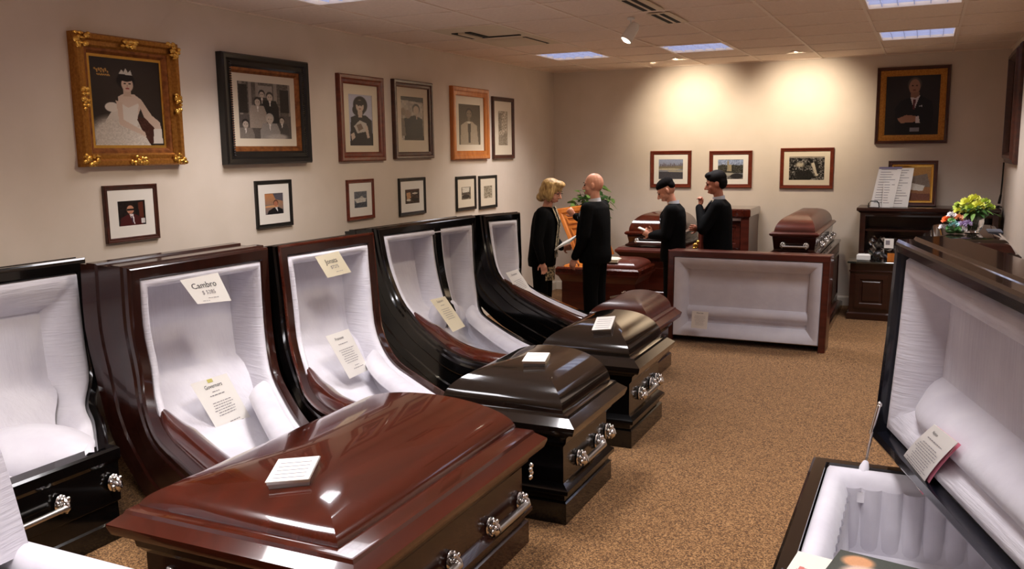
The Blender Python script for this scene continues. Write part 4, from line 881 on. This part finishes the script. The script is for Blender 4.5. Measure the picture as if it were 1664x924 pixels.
def casket(name, label, x0, x1, y0, y1, z0, z1, zt_, m, dark, bier=None, grp=None, handles_end=None, flare=.06, led=.035):
    t = thing(name, label, 'casket', ((x0+x1)/2, (y0+y1)/2, z0), grp)
    mk('lid', lid_dome(x0+led, x1-led, y0+led, y1-led, z1+.02, zt_-z1-.02), m, t, 28)
    mk('lid_ledge', loft(x0-.01, x1+.01, y0-.01, y1+.01, [(.03, z1-.03), (.01, z1-.02), (0, z1-.01), (0, z1+.004), (.02, z1+.02), (.05, z1+.024)]), m, t, 20)
    mk('body', loft(x0, x1, y0, y1, [(.03, z0), (.0, z0+.008), (.0, z0+.03), (.03, z0+.045), (.035, z0+.06), (.02, z1-.04), (.02, z1-.025)]), dark, t, 20)
    return t
t = casket('casket', 'brown domed casket on a tall stand behind the white padded display frame', 3.37, 3.86, 9.7, 11.6, .86, 1.085, 1.285, 'mahogany_satin', 'mahogany_dark', grp='closed caskets on tall stands')
handle(t, (3.50, 9.72, .965), (3.74, 9.72, .965), (0, -1, 0), .012, sc=.75)
for y in (10.1, 10.9): handle(t, (3.845, y, .95), (3.845, y+.4, .95), (1, 0, 0), .012, sc=.7)
t = thing('casket_stand', 'tall dark wood stand under the domed casket right of centre', 'stand', (3.6, 10.6, 0), 'wooden casket stands')
mk('top', loft(3.33, 3.93, 9.66, 11.66, [(.03, .81), (0, .835), (0, .855), (.01, .859)]), 'mahogany_dark', t, 20)
mk('body', loft(3.36, 3.95, 9.7, 11.64, [(0, .08), (.03, .1), (.03, .815)]), 'mahogany_satin', t, 20); mk('plinth', loft(3.34, 3.98, 9.67, 11.66, [(0, 0), (0, .07), (.02, .085)]), 'mahogany_dark', t, 20)
fn = lambda u, v, d: (3.92+d, u, v)
for y in (9.85, 10.75): mk('panel', mapg(ring_frame(y, y+.75, .18, .72, [(0, .0), (.0, .008), (.03, .012), (.04, .002)]), fn), 'mahogany_dark', t, 20)
t = casket('casket', 'reddish domed casket on a flared stand behind the man in the skullcap', 1.45, 2.15, 10.62, 11.7, .79, .965, 1.22, 'mahogany', 'mahogany_dark', grp='closed caskets on tall stands')
handle(t, (1.60, 10.64, .865), (1.98, 10.64, .865), (0, -1, 0), .012, sc=.75)
t = thing('casket_stand', 'flared reddish brown wooden stand left of the two men in suits', 'stand', (1.8, 11.1, 0), 'wooden casket stands')
mk('top', loft(1.33, 2.24, 10.56, 11.74, [(.14, .62), (.06, .66), (.02, .71), (0, .73), (0, .755), (.04, .785)]), 'mahogany_satin', t, 20)
mk('body', loft(1.46, 2.12, 10.72, 11.7, [(0, .1), (0, .62)]), 'mahogany_satin', t, 0); mk('plinth', loft(1.42, 2.16, 10.68, 11.72, [(0, 0), (0, .08), (.015, .1), (.035, .13), (.04, .14)]), 'mahogany_satin', t, 20)
panel_door(t, 'panel', 1.5, 2.08, .16, .60, 10.72, 'mahogany_satin', .012)
t = thing('upright_cabinet', 'tall reddish brown panelled cabinet behind the man touching his chin', 'cabinet', (2.55, 11.4, 0))
mk('side_board', box(2.80, 2.90, 11.08, 11.74, 0, 1.19), 'mahogany_satin', t, 0); mk('side_board', box(2.27, 2.31, 11.08, 11.74, 0, 1.19), 'mahogany_satin', t, 0)
mk('top_board', loft(2.26, 2.92, 11.05, 11.76, [(.03, 1.14), (0, 1.165), (0, 1.24), (.012, 1.255)]), 'mahogany', t, 20)
mk('white_strip', box(2.31, 2.80, 11.1, 11.15, 1.105, 1.14), 'lining_plain', t, 0)
mk('front_board', box(2.31, 2.80, 11.16, 11.2, 0, 1.1), 'mahogany_satin', t, 0)
panel_door(t, 'panel', 2.34, 2.55, .76, 1.08, 11.16, 'mahogany_satin', .02); panel_door(t, 'panel', 2.57, 2.78, .76, 1.08, 11.16, 'mahogany_satin', .02)
mk('ledge', loft(2.31, 2.80, 10.95, 11.16, [(.02, .66), (0, .69), (0, .71)]), 'mahogany', t, 20); mk('knob', ell((2.72, 11.02, .725), (.03, .03, .02)), 'chrome', t)
t = thing('sword_stand', 'slim chrome rod with a curled brass top between the two men in suits', 'rod', (2.42, 10.4, 0))
mk('rod', tube([(2.42, 10.4, .01), (2.42, 10.4, .82)], .012, 8), 'chrome', t, 50); mk('foot', lathe([(.001, 0), (.1, 0), (.1, .012), (.012, .02)], (2.42, 10.4), 16), 'chrome', t, 40)
mk('finial', join(ell((2.40, 10.39, .86), (.035, .02, .03)), ell((2.43, 10.39, .90), (.02, .02, .025)), ell((2.385, 10.39, .825), (.02, .02, .02))), 'gold_bright', t, 50)
# orange oak casket between the woman and the bald man
t = thing('oak_lined_casket', 'open casket with orange oak panelled lid, between the woman and the bald man', 'casket', (1.3, 10.1, 0))
mk('body', loft(.86, 1.90, 9.72, 10.42, [(.10, 0), (.10, .08), (.06, .1), (.06, .44), (.03, .50), (0, .53), (0, .55)]), 'mahogany_satin', t, 20)
mk('rim', loft(.86, 1.90, 9.72, 10.42, [(0, .55), (0, .60), (.02, .62), (.06, .62), (.07, .6), (.08, .5)], False), 'mahogany', t, 20)
mk('inner_lining', loft(.93, 1.83, 9.79, 10.35, [(0, .61), (.02, .635), (.08, .6), (.12, .56)], True), 'oak', t, 30)
mk('foot_lid', lid_dome(1.38, 1.86, 9.76, 10.38, .62, .10), 'mahogany_satin', t, 28); mk('folded_cloth', loft(1.44, 1.62, 9.78, 9.96, [(0, .69), (0, .725), (.03, .74)]), 'mount', t, 40)
fo = lambda u, v, d: Vector((.55, 10.45, .63))+Vector((.48, .02, .07))*u+Vector((0, .06, .63))*v+Vector((0, -1, 0))*d+Vector((.30*(1-v), 0, 0))
mk('lid_frame', mapg(ring_frame(0, 1, 0, 1, [(0, -.08), (0, 0), (.02, .012), (.09, .012), (.12, 0), (.13, .0)]), fo), 'oak', t, 20)
mk('lid_panel', mapg(join(plane_uv(.12, .88, .12, .88, -.005)), fo), 'oak', t, 0)
mk('lid_panel', mapg(ring_frame(.18, .82, .18, .62, [(0, -.005), (.0, .01), (.03, .01), (.04, -.002), (.05, -.002)]), fo), 'oak', t, 20)
mk('lid_panel', mapg(ring_frame(.18, .82, .68, .82, [(0, -.005), (.0, .01), (.03, .01), (.04, -.002)]), fo), 'oak', t, 20)
mk('handle_lug', join(*[ell((1.70+.02*(k % 3), 9.77, .30+.014*k), (.022, .015, .014), 8, 5) for k in range(5)]), 'chrome', t, 50)
mk('handle_bar', tube([(1.55, 9.74, .28), (1.80, 9.74, .34)], .012, 8), 'steel', t, 50)
# casket on a stand by the right wall
t = casket('casket', 'dark glossy casket by the right wall with flowers standing on it', 4.87, 5.52, 7.45, 9.15, .93, 1.17, 1.27, 'black_brown', 'mahogany_dark', grp='closed caskets on tall stands')
mk('lid_crown', lid_dome(4.93, 5.46, 7.62, 9.08, 1.24, .055, 5, 8), 'black_brown', t, 28); mk('front_moulding', loft(4.9, 5.49, 7.47, 7.62, [(0, 1.17), (0, 1.2), (.03, 1.25), (.05, 1.262)]), 'mahogany_dark', t, 20)
mk('corner_ornament', join(*[ell((4.88, 7.50+.03*k, 1.205+.012*(k % 2)), (.02, .012, .014), 8, 5) for k in range(4)]), 'chrome', t, 50)
t = thing('casket_stand', 'dark stand by the right wall under the casket with flowers', 'stand', (5.2, 8.3, 0), 'wooden casket stands')
mk('body', loft(4.88, 5.5, 7.5, 9.1, [(0, 0), (0, .1), (.04, .12), (.04, .86), (0, .9), (0, .925)]), 'dark_wood', t, 20)
t = thing('cloth_square', 'small blue grey folded cloth on the dark casket right of the vase', 'cloth', (5.40, 8.25, 1.30)); mk('cloth', loft(5.34, 5.45, 8.1, 8.4, [(0, 1.288), (0, 1.297), (.01, 1.30)]), flat('blue_cloth', 78, 82, 96), t, 0)
ZV = 1.297
t = thing('flower_vase', 'round glass vase of yellow green flowers and leaves on the dark casket', 'vase of flowers', (5.22, 8.05, ZV))
mk('vase', lathe([(.001, ZV), (.055, ZV+.001), (.075, ZV+.04), (.085, ZV+.09), (.08, ZV+.135), (.07, ZV+.15), (.062, ZV+.148), (.072, ZV+.12), (.07, ZV+.05), (.05, ZV+.012), (.001, ZV+.01)], (5.22, 8.05), 24), 'glass', t, 60)
mk('stems', join(*[tube([(5.22+.03*cos(k), 8.05+.03*sin(k), ZV+.02), (5.22+.06*cos(k*2.4), 8.05+.06*sin(k*2.4), ZV+.2)], .004, 6) for k in range(16)]), 'leaf_dark', t, 50, kind='stuff')
mk('foliage_core', ell((5.24, 8.06, ZV+.17), (.10, .09, .075), 16, 10), 'leaf_dark', t, 60)
def petal_ball(c, r, n, m, par, name='flower'):
    c = Vector(c); gs = []
    for k in range(n):
        ph = math.acos(1-1.3*(k+.5)/n); th = k*2.4; d = Vector((sin(ph)*cos(th), sin(ph)*sin(th), cos(ph)))
        a = d.orthogonal().normalized(); b = d.cross(a); p0 = c+d*r*.25; w_ = r*.42
        gs.append(([tuple(p0), tuple(c+d*r*.8+a*w_), tuple(c+d*r*1.15+b*w_*.2), tuple(c+d*r*.8-a*w_)], [(0, 1, 2, 3)]))
    mk(name, join(*gs), m, par, 0)
flat('petal_yellow', 214, 216, 92); flat('petal_lime', 180, 200, 80); flat('petal_orange', 232, 110, 48); flat('petal_peach', 226, 160, 120); flat('petal_blue', 150, 196, 196); flat('petal_lilac', 178, 160, 196); flat('petal_white', 226, 224, 226); flat('petal_green', 120, 180, 110)
for k, (dx, dy, dz, r, m) in enumerate([(-.05, -.03, .27, .055, 'petal_yellow'), (.0, 0, .30, .05, 'petal_yellow'), (-.10, -.0, .24, .05, 'petal_lime'), (.03, -.06, .25, .05, 'petal_yellow'), (-.03, -.08, .23, .045, 'petal_lime'), (.08, .0, .28, .04, 'petal_lime'), (-.11, -.05, .21, .035, 'petal_yellow'), (.12, -.02, .24, .035, 'petal_lime')]):
    petal_ball((5.22+dx, 8.05+dy, ZV+dz-.04), r, 26, m, t)
def leaf(p, d, L, wd, up=(0, 0, 1)):
    p, d = Vector(p), Vector(d).normalized(); s = d.cross(Vector(up)).normalized()*wd; rows = []
    for k in range(5):
        q = k/4; c = p+d*L*q+Vector((0, 0, -L*.35*q*q)); w_ = sin(pi*min(max(q, .04), .98))*1.
        rows.append([c-s*w_, c+Vector((0, 0, -.15*wd*w_)), c+s*w_])
    return grid(rows)
for k in range(46):
    th = k*2.4; el = random.uniform(-.3, .9); mk('leaf', leaf((5.23+.05*cos(th), 8.05+.05*sin(th), ZV+.16+.05*random.random()), (cos(th)*cos(el), sin(th)*cos(el), sin(el)), random.uniform(.09, .15), .018), 'leaf' if k % 2 else 'leaf_dark', t, 60)
t = thing('posy', 'small multicoloured bunch of orange, blue and lilac flowers left of the glass vase', 'flowers', (5.08, 7.9, ZV))
for k, (dx, dy, dz, r, m) in enumerate([(-.05, 0, .09, .042, 'petal_orange'), (.0, -.03, .06, .04, 'petal_blue'), (-.08, 0, .035, .03, 'petal_white'), (.03, .02, .11, .038, 'petal_peach'), (-.02, .02, .13, .035, 'petal_white'), (.06, -.02, .06, .036, 'petal_lilac'), (.10, .0, .07, .034, 'petal_lilac'), (.03, -.04, .025, .03, 'petal_green'), (-.03, -.02, .03, .03, 'petal_green'), (.07, -.03, .02, .028, 'petal_white'), (-.02, -.03, .09, .03, 'petal_green')]):
    petal_ball((5.08+dx, 7.9+dy, ZV+dz+.01), r, 22, m, t)
mk('stems', join(*[ell((5.08+.04*cos(k*2.1), 7.9+.03*sin(k*2.1), ZV+.02), (.04, .03, .02), 8, 5) for k in range(5)]), 'leaf_dark', t, 60)
# potted plant in the corner
t = thing('potted_plant', 'leafy green plant on a stand in the corner behind the bald man', 'plant', (.82, 11.15, 0))
mk('pedestal', loft(.66, .98, 11.0, 11.3, [(0, 0), (0, .05), (.05, .08), (.05, .62), (0, .66), (0, .70)]), 'dark_wood', t, 20)
mk('pot', lathe([(.001, .70), (.09, .70), (.125, .9), (.13, .92), (.115, .92), (.11, .89), (.001, .88)], (.82, 11.15), 22), 'terracotta', t, 40)
for k in range(22):
    th = k*2.4; sp = .08+.26*((k*37) % 10)/10; top = 1.28+.28*((k*53) % 10)/10; c0_ = Vector((.82, 11.15, .89)); c1_ = Vector((.82+sp*cos(th), 11.15+sp*sin(th)*.8, top))
    st = mk('stem', tube([c0_, c0_.lerp(c1_, .5)+Vector((0, 0, .08)), c1_], [.006, .005, .003], 6), 'stem', t, 50)
    for j in range(11):
        q = .35+.65*j/10; p = c0_.lerp(c1_, q)+Vector((0, 0, .08*4*q*(1-q)*.5)); a2 = j*2.2+k
        mk('leaf', leaf(p, (cos(a2), sin(a2), random.uniform(-.5, .6)), random.uniform(.11, .16), .03, (random.random()-.5, random.random()-.5, .6)), 'leaf' if (j+k) % 3 else 'leaf_dark', st, 60)

# ---------------------------------------------------------------- people
def person(label, loc, yaw, height, skin, head=(0, 0), lean=.0, hair=None, arms=None, female=False, belly=.0, hem=.82, tie='ink', hold=None, glasses=False):
    HS = 1.14; sc = height/1.785; L0 = Vector(loc); cy, sy = cos(yaw), sin(yaw)
    def P(x, y, z):                         # local forward, left, up (metres for a 1.75 m body)
        x += lean*max(0, z-.95); return L0+Vector((cy*x-sy*y, sy*x+cy*y, z))*sc
    Rz = Matrix.Rotation(yaw, 3, 'Z')
    t = thing('person', label, 'person', loc, 'visitors in dark clothes among the caskets')
    hp, ht = head                            # pitch down, turn left
    Nk = Vector((.01, 0, 1.50)); RH = Matrix.Rotation(ht, 3, 'Z') @ Matrix.Rotation(hp, 3, 'Y')
    def HP(x, y, z):
        v = RH @ (Vector((x, y, z))-Vector((0, 0, 1.50)))*HS+Vector((0, 0, 1.50)); return P(v.x, v.y, v.z)
    RHW = Rz @ RH
    E = lambda c, r, f=HP, R=RHW: ell(f(*c), tuple(q*sc*HS for q in r), 16, 12, R)
    cap = lambda a, b, r0, r1, f=P: capsule(f(*a), f(*b), r0*sc, r1*sc, 12)
    lw = .135 if not female else .12
    G = []
    # skull, face
    G += [E((.0, 0, 1.655), (.092, .074, .092)), E((.035, 0, 1.605), (.062, .058, .075)), E((.055, 0, 1.565), (.036, .036, .028)), E((.075, 0, 1.655), (.022, .05, .018))]
    G += [capsule(HP(.09, 0, 1.645), HP(.118, 0, 1.605), .010*sc, .014*sc, 10), E((.103, 0, 1.600), (.012, .018, .009))]
    G += [E((.088, 0, 1.572), (.013, .024, .006)), E((.086, 0, 1.558), (.013, .021, .007))]
    for s in (-1, 1): G += [E((-.005, s*.077, 1.625), (.018, .010, .030)), E((.058, s*.04, 1.605), (.025, .022, .028))]
    G += [capsule(P(-.005, 0, 1.40), HP(.0, 0, 1.58), .058*sc, .052*sc, 14)]
    # trunk and limbs inside the clothes
    G += [ell(P(0, 0, 1.25), (.09*sc, .15*sc, .2*sc), 16, 12, Rz), ell(P(0, 0, 1.0), (.09*sc, .13*sc, .16*sc), 16, 12, Rz), capsule(P(0, .13, 1.41), P(0, -.13, 1.41), .05*sc, .05*sc, 12)]
    for s in (-1, 1):
        G += [cap((0, s*.085, .95), (.01, s*.09, .5), .07, .05), cap((.01, s*.09, .5), (-.01, s*.09, .09), .045, .032), cap((-.01, s*.09, .05), (.14, s*.10, .03), .032, .025)]
    H = []; J = []
    for s, (el, wr, hd, side, curlf) in zip((1, -1), arms):
        sh = (0, s*(lw+.045), 1.40); G += [cap(sh, el, .042, .034), cap(el, wr, .034, .024)]
        J += [cap(sh, el, .080, .064), cap(el, tuple(np.array(el)+(np.array(wr)-np.array(el))*.95), .064, .046)]
        w_, h_ = Vector(wr), Vector(hd).normalized(); sd = Vector(side); sd = (sd-sd.dot(h_)*h_).normalized(); nn = h_.cross(sd)
        pc = w_+h_*.05; G += [capsule(P(*(w_)), P(*(w_+h_*.075)), .024*sc, .036*sc, 12, .5, Rz @ sd)]
        for q, ln in enumerate((.070, .078, .074, .060)):
            b0 = w_+h_*.078+sd*(-.031+.0205*q); k1 = b0+(h_*cos(curlf*.5)+nn*sin(curlf*.5))*ln*.5; k2 = k1+(h_*cos(curlf*1.6)+nn*sin(curlf*1.6))*ln*.5
            G += [cap(tuple(b0-h_*.02), tuple(k1), .0088, .0084), cap(tuple(k1), tuple(k2), .0084, .0068)]
        b0 = w_+h_*.03-sd*.028; k1 = b0+(h_*.55-sd*.7+nn*.35).normalized()*.04; k2 = k1+(h_*.8-sd*.2+nn*.45).normalized()*.032
        G += [cap(tuple(b0), tuple(k1), .011, .0098), cap(tuple(k1), tuple(k2), .0098, .008)]
        H.append(w_+h_*.09)
    blob('body', G, skin, t, .0052*sc, 4, .5)
    # jacket
    tw = lambda z, rx, ry, x=0: ell(P(x, 0, z), (rx*sc, ry*sc, .13*sc), 20, 12, Rz)
    def trunk(rs):
        g = grid([[P(x+rx*(abs(cos(a))**.85)*(1 if cos(a) > 0 else -1), ry*(abs(sin(a))**.85)*(1 if sin(a) > 0 else -1), z) for a in [2*pi*k/28 for k in range(28)]] for z, rx, ry, x in rs], True)
        g[1].append(tuple(range(27, -1, -1))); g[1].append(tuple((len(rs)-1)*28+k for k in range(28))); return g
    T = [trunk([(hem-.02, .145+belly*.4, .195, 0), (hem+.06, .148+belly*.6, .198, 0), (1.0, .14+belly, .19, belly*.5), (1.12, .138+belly, .188, belly*.5), (1.24, .145+belly*.5, .205, belly*.3), (1.34, .14, .215, 0), (1.41, .115, .20, -.01), (1.455, .075, .12, -.01), (1.475, .06, .08, -.005)])]
    T += [capsule(P(-.01, lw+.03, 1.405), P(-.01, -lw-.03, 1.405), .072*sc, .072*sc, 14)]
    if female: T.append(ell(P(.055, 0, 1.24), (.09*sc, .15*sc, .09*sc), 16, 10, Rz))
    blob('jacket', T+J, 'suit', t, .009*sc, 8, .6)
    K = [ell(P(0, 0, .88), (.125*sc, .175*sc, .13*sc), 18, 12, Rz)]
    for s in (-1, 1): K += [cap((0, s*.085, .88), (.01, s*.096, .48), .105, .085), cap((.01, s*.096, .48), (-.005, s*.098, .10), .085, .076)]
    blob('trousers', K, 'suit', t, .010*sc, 5, .5)
    for s in (-1, 1): mk('shoe', join(ell(P(.06, s*.10, .035), (.145*sc, .048*sc, .04*sc), 16, 8, Rz), ell(P(-.04, s*.095, .055), (.055*sc, .042*sc, .055*sc), 12, 8, Rz)), 'black', t, 60)
    # shirt front, collar, tie, lapels
    def chest(y, z, off): 
        xf = (.142+belly*.7)*math.sqrt(max(.05, 1-(y/.2)**2))-max(0, z-1.34)*.62+off+.006; return P(xf, y, z)
    if not female:
        mk('shirt_front', grid([[chest(y*(1-q)*.07*(.5 if q < 0 else 1), 1.455-.30*q, .004) for y in (-1, -.5, 0, .5, 1)] for q in [k/8 for k in range(9)]]), 'shirt', t, 60)
        mk('collar', grid([[P(.0+(.066+.006*j)*cos(a)+.006, (.064+.004*j)*sin(a), 1.475+(.03-.012*cos(a))*(1-j)) for a in [2*pi*k/24 for k in range(25)]] for j in (0, 1)]), 'shirt', t, 60)
        mk('tie', grid([[chest(y*(.012+.012*q), 1.45-.28*q, .010) for y in (-1, 0, 1)] for q in [k/6 for k in range(7)]]), tie, t, 60)
        for s in (-1, 1): mk('lapel', grid([[chest(s*(.075*(1-q)+.004+w_*.05*math.sin(pi*min(1, q*.9+.1))), 1.455-.31*q, .013) for w_ in (0, 1)] for q in [k/8 for k in range(9)]]), 'suit', t, 0)
        mk('pocket_square', loft(-1, 1, -1, 1, [(0, 0), (0, 1)]) if 0 else mapg(plane_uv(.075, .115, 1.285, 1.31, 0, 2, 2), lambda u, v, d: chest(u, v, .012)), 'shirt', t, 60)
    for sgn, Hh in zip((1, -1), arms):
        w_, e_ = Vector(Hh[1]), Vector(Hh[0]); ax = (w_-e_).normalized(); mk('cuff', tube([P(*(w_-ax*.025)), P(*(w_+ax*.004))], .033*sc, 14), 'shirt' if not female else 'suit', t, 50)
    for s in (-1, 1):
        mk('eye', ell(HP(.0885, s*.030, 1.638), (.008*sc, .012*sc, .007*sc), 10, 8, RHW), 'ink', t, 60)
        mk('eyebrow', ell(HP(.095, s*.032, 1.662), (.006*sc, .02*sc, .004*sc), 10, 6, RHW), 'hair_black' if hair not in ('blond', 'bald') else 'stem', t, 60)
    mk('lips', ell(HP(.0985, 0, 1.566), (.005*sc, .021*sc, .006*sc), 10, 6, RHW), flat('lips', 150, 76, 70), t, 60)
    return t, P, HP, RHW, sc, E, H
def hair_short(t, E, HP, RHW, sc, m):
    gs = [E((-.012, 0, 1.685), (.098, .084, .082)), E((-.045, 0, 1.64), (.062, .076, .075)), E((.045, 0, 1.725), (.055, .062, .035))]
    blob('hair', gs, m, t, .007, 4, .5)
# bald man facing left toward the woman
t, P, HP, RHW, sc, E, H = person('bald man in a black suit with white pocket square, facing the woman', (1.62, 9.02, 0), 3.02, 1.76, 'skin', head=(.05, .15), belly=.045, tie='ink_grey',
    arms=[((.0, .25, 1.11), (.13, .24, .87), (.35, .0, -1), (1, 0, 0), .5), ((.06, -.22, 1.14), (.30, -.10, 1.30), (.6, .25, .6), (0, 0, 1), 1.3)])
# woman
t, P, HP, RHW, sc, E, H = person('blond woman in a black cardigan and patterned scarf holding white papers', (1.03, 8.92, 0), .12, 1.69, 'skin', head=(.30, -.15), lean=.12, female=True, hair='blond', belly=.02, hem=.80,
    arms=[((.03, .22, 1.12), (.20, .14, .98), (.9, -.15, .1), (0, 0, 1), .5), ((-.0, -.24, 1.10), (.08, -.26, .86), (.25, .0, -1), (1, 0, 0), .5)])
gs = [E((-.02, 0, 1.68), (.115, .10, .088)), E((-.05, 0, 1.62), (.085, .098, .095)), E((.02, .075, 1.62), (.045, .03, .085)), E((.02, -.075, 1.62), (.045, .03, .085)), E((.05, 0, 1.73), (.06, .075, .035)), E((-.09, 0, 1.55), (.05, .07, .05))]
blob('hair', gs, 'hair_blond', t, .008, 4, .5)
mk('glasses', join(*[grid([[HP(.104-.0006*abs(a), s*.033+.022*cos(a)*(1 if r else .86), 1.636+.017*sin(a)*(1 if r else .8)) for a in [2*pi*k/14 for k in range(14)]] for r in (0, 1)], True) for s in (-1, 1)], tube([HP(.10, .055, 1.64), HP(.0, .082, 1.645)], .003, 6), tube([HP(.10, -.055, 1.64), HP(.0, -.082, 1.645)], .003, 6)), 'black', t, 30)
def scarf():
    m = mat('patterned_scarf', (.4, .35, .25), .8); return vary(m, srgb(60, 54, 48), srgb(196, 176, 140), nscale=45, lo=.45, hi=.55)
M['scarf'] = scarf()
for s in (-1, 1): mk('scarf_end', grid([[P(.165+.01-max(0, z-1.3)*.5, s*(.02+.05*max(0, z-1.2)+w_*.05), z) for w_ in (0, .5, 1)] for z in [1.48-.60*k/10 for k in range(11)]]), 'scarf', t, 60)
mk('blouse', grid([[P(.158+.01-max(0, z-1.3)*.5, y*.075*(1-.3*(1.46-z)/.5), z) for y in (-1, 0, 1)] for z in [1.47-.50*k/8 for k in range(9)]]), 'hair_black', t, 60)
mk('skirt_pattern', grid([[P(.15*cos(a), .17*sin(a), z) for a in [-1.1+2.2*k/10 for k in range(11)]] for z in (.62, .7, .78, .86)]), 'scarf', t, 60)
tp = thing('folded_papers', 'white folded papers held by the woman toward the bald man', 'paper', (1.36, 8.98, 1.0))
fp = lambda a, b, d: Vector((1.33, 8.92, 1.0))+Vector((.095, .0, .05))*a+Vector((.02, .075, .03))*b+Vector((-.3, -.3, 1))*d
mk('sheet', mapg(loft(-1, 1, -1, 1, [(0, 0), (0, .012)]), fp), 'paper', tp, 0); mk('sheet', mapg(loft(-.9, 1.05, -.9, .95, [(0, .013), (0, .018)]), fp), 'paper', tp, 0)
# man in skullcap looking down
t, P, HP, RHW, sc, E, H = person('man in a black suit and black skullcap looking down at something in his hands', (2.33, 9.62, 0), 3.25, 1.70, 'skin', head=(.55, .1), lean=-.0, tie='ink_grey',
    arms=[((.05, .23, 1.12), (.25, .08, 1.10), (.8, -.3, .35), (0, -.3, 1), 1.0), ((.05, -.23, 1.12), (.25, -.08, 1.10), (.8, .3, .35), (0, .3, -1), 1.0)])
capg = []
gs = [E((-.008, 0, 1.698), (.098, .082, .062)), E((-.055, 0, 1.66), (.048, .074, .05))]
blob('skullcap', gs, 'felt', t, .007, 3, .4)
tp = thing('small_booklet', 'small white booklet held by the man in the skullcap', 'booklet', tuple(P(.36, 0, 1.16)))
fb = lambda a, b, d: P(.36+.05*a, .06*b, 1.16+.02*a+d); mk('pages', mapg(loft(-1, 1, -1, 1, [(0, 0), (0, .012)]), fb), 'paper', tp, 0)
# man with his hand on his chin
t, P, HP, RHW, sc, E, H = person('dark-haired man in a black suit touching his chin, rightmost of the visitors', (2.80, 9.78, 0), 3.22, 1.755, 'skin_tan', head=(.22, .12), belly=.02,
    arms=[((.14, .24, 1.15), (.21, .08, 1.39), (-.25, -.35, 1), (.6, -.6, 0), 1.5), ((.04, -.24, 1.12), (.24, -.02, 1.14), (.3, .9, .1), (0, 0, 1), .5)], tie='ink')
hair_short(t, E, HP, RHW, sc, 'hair_black')
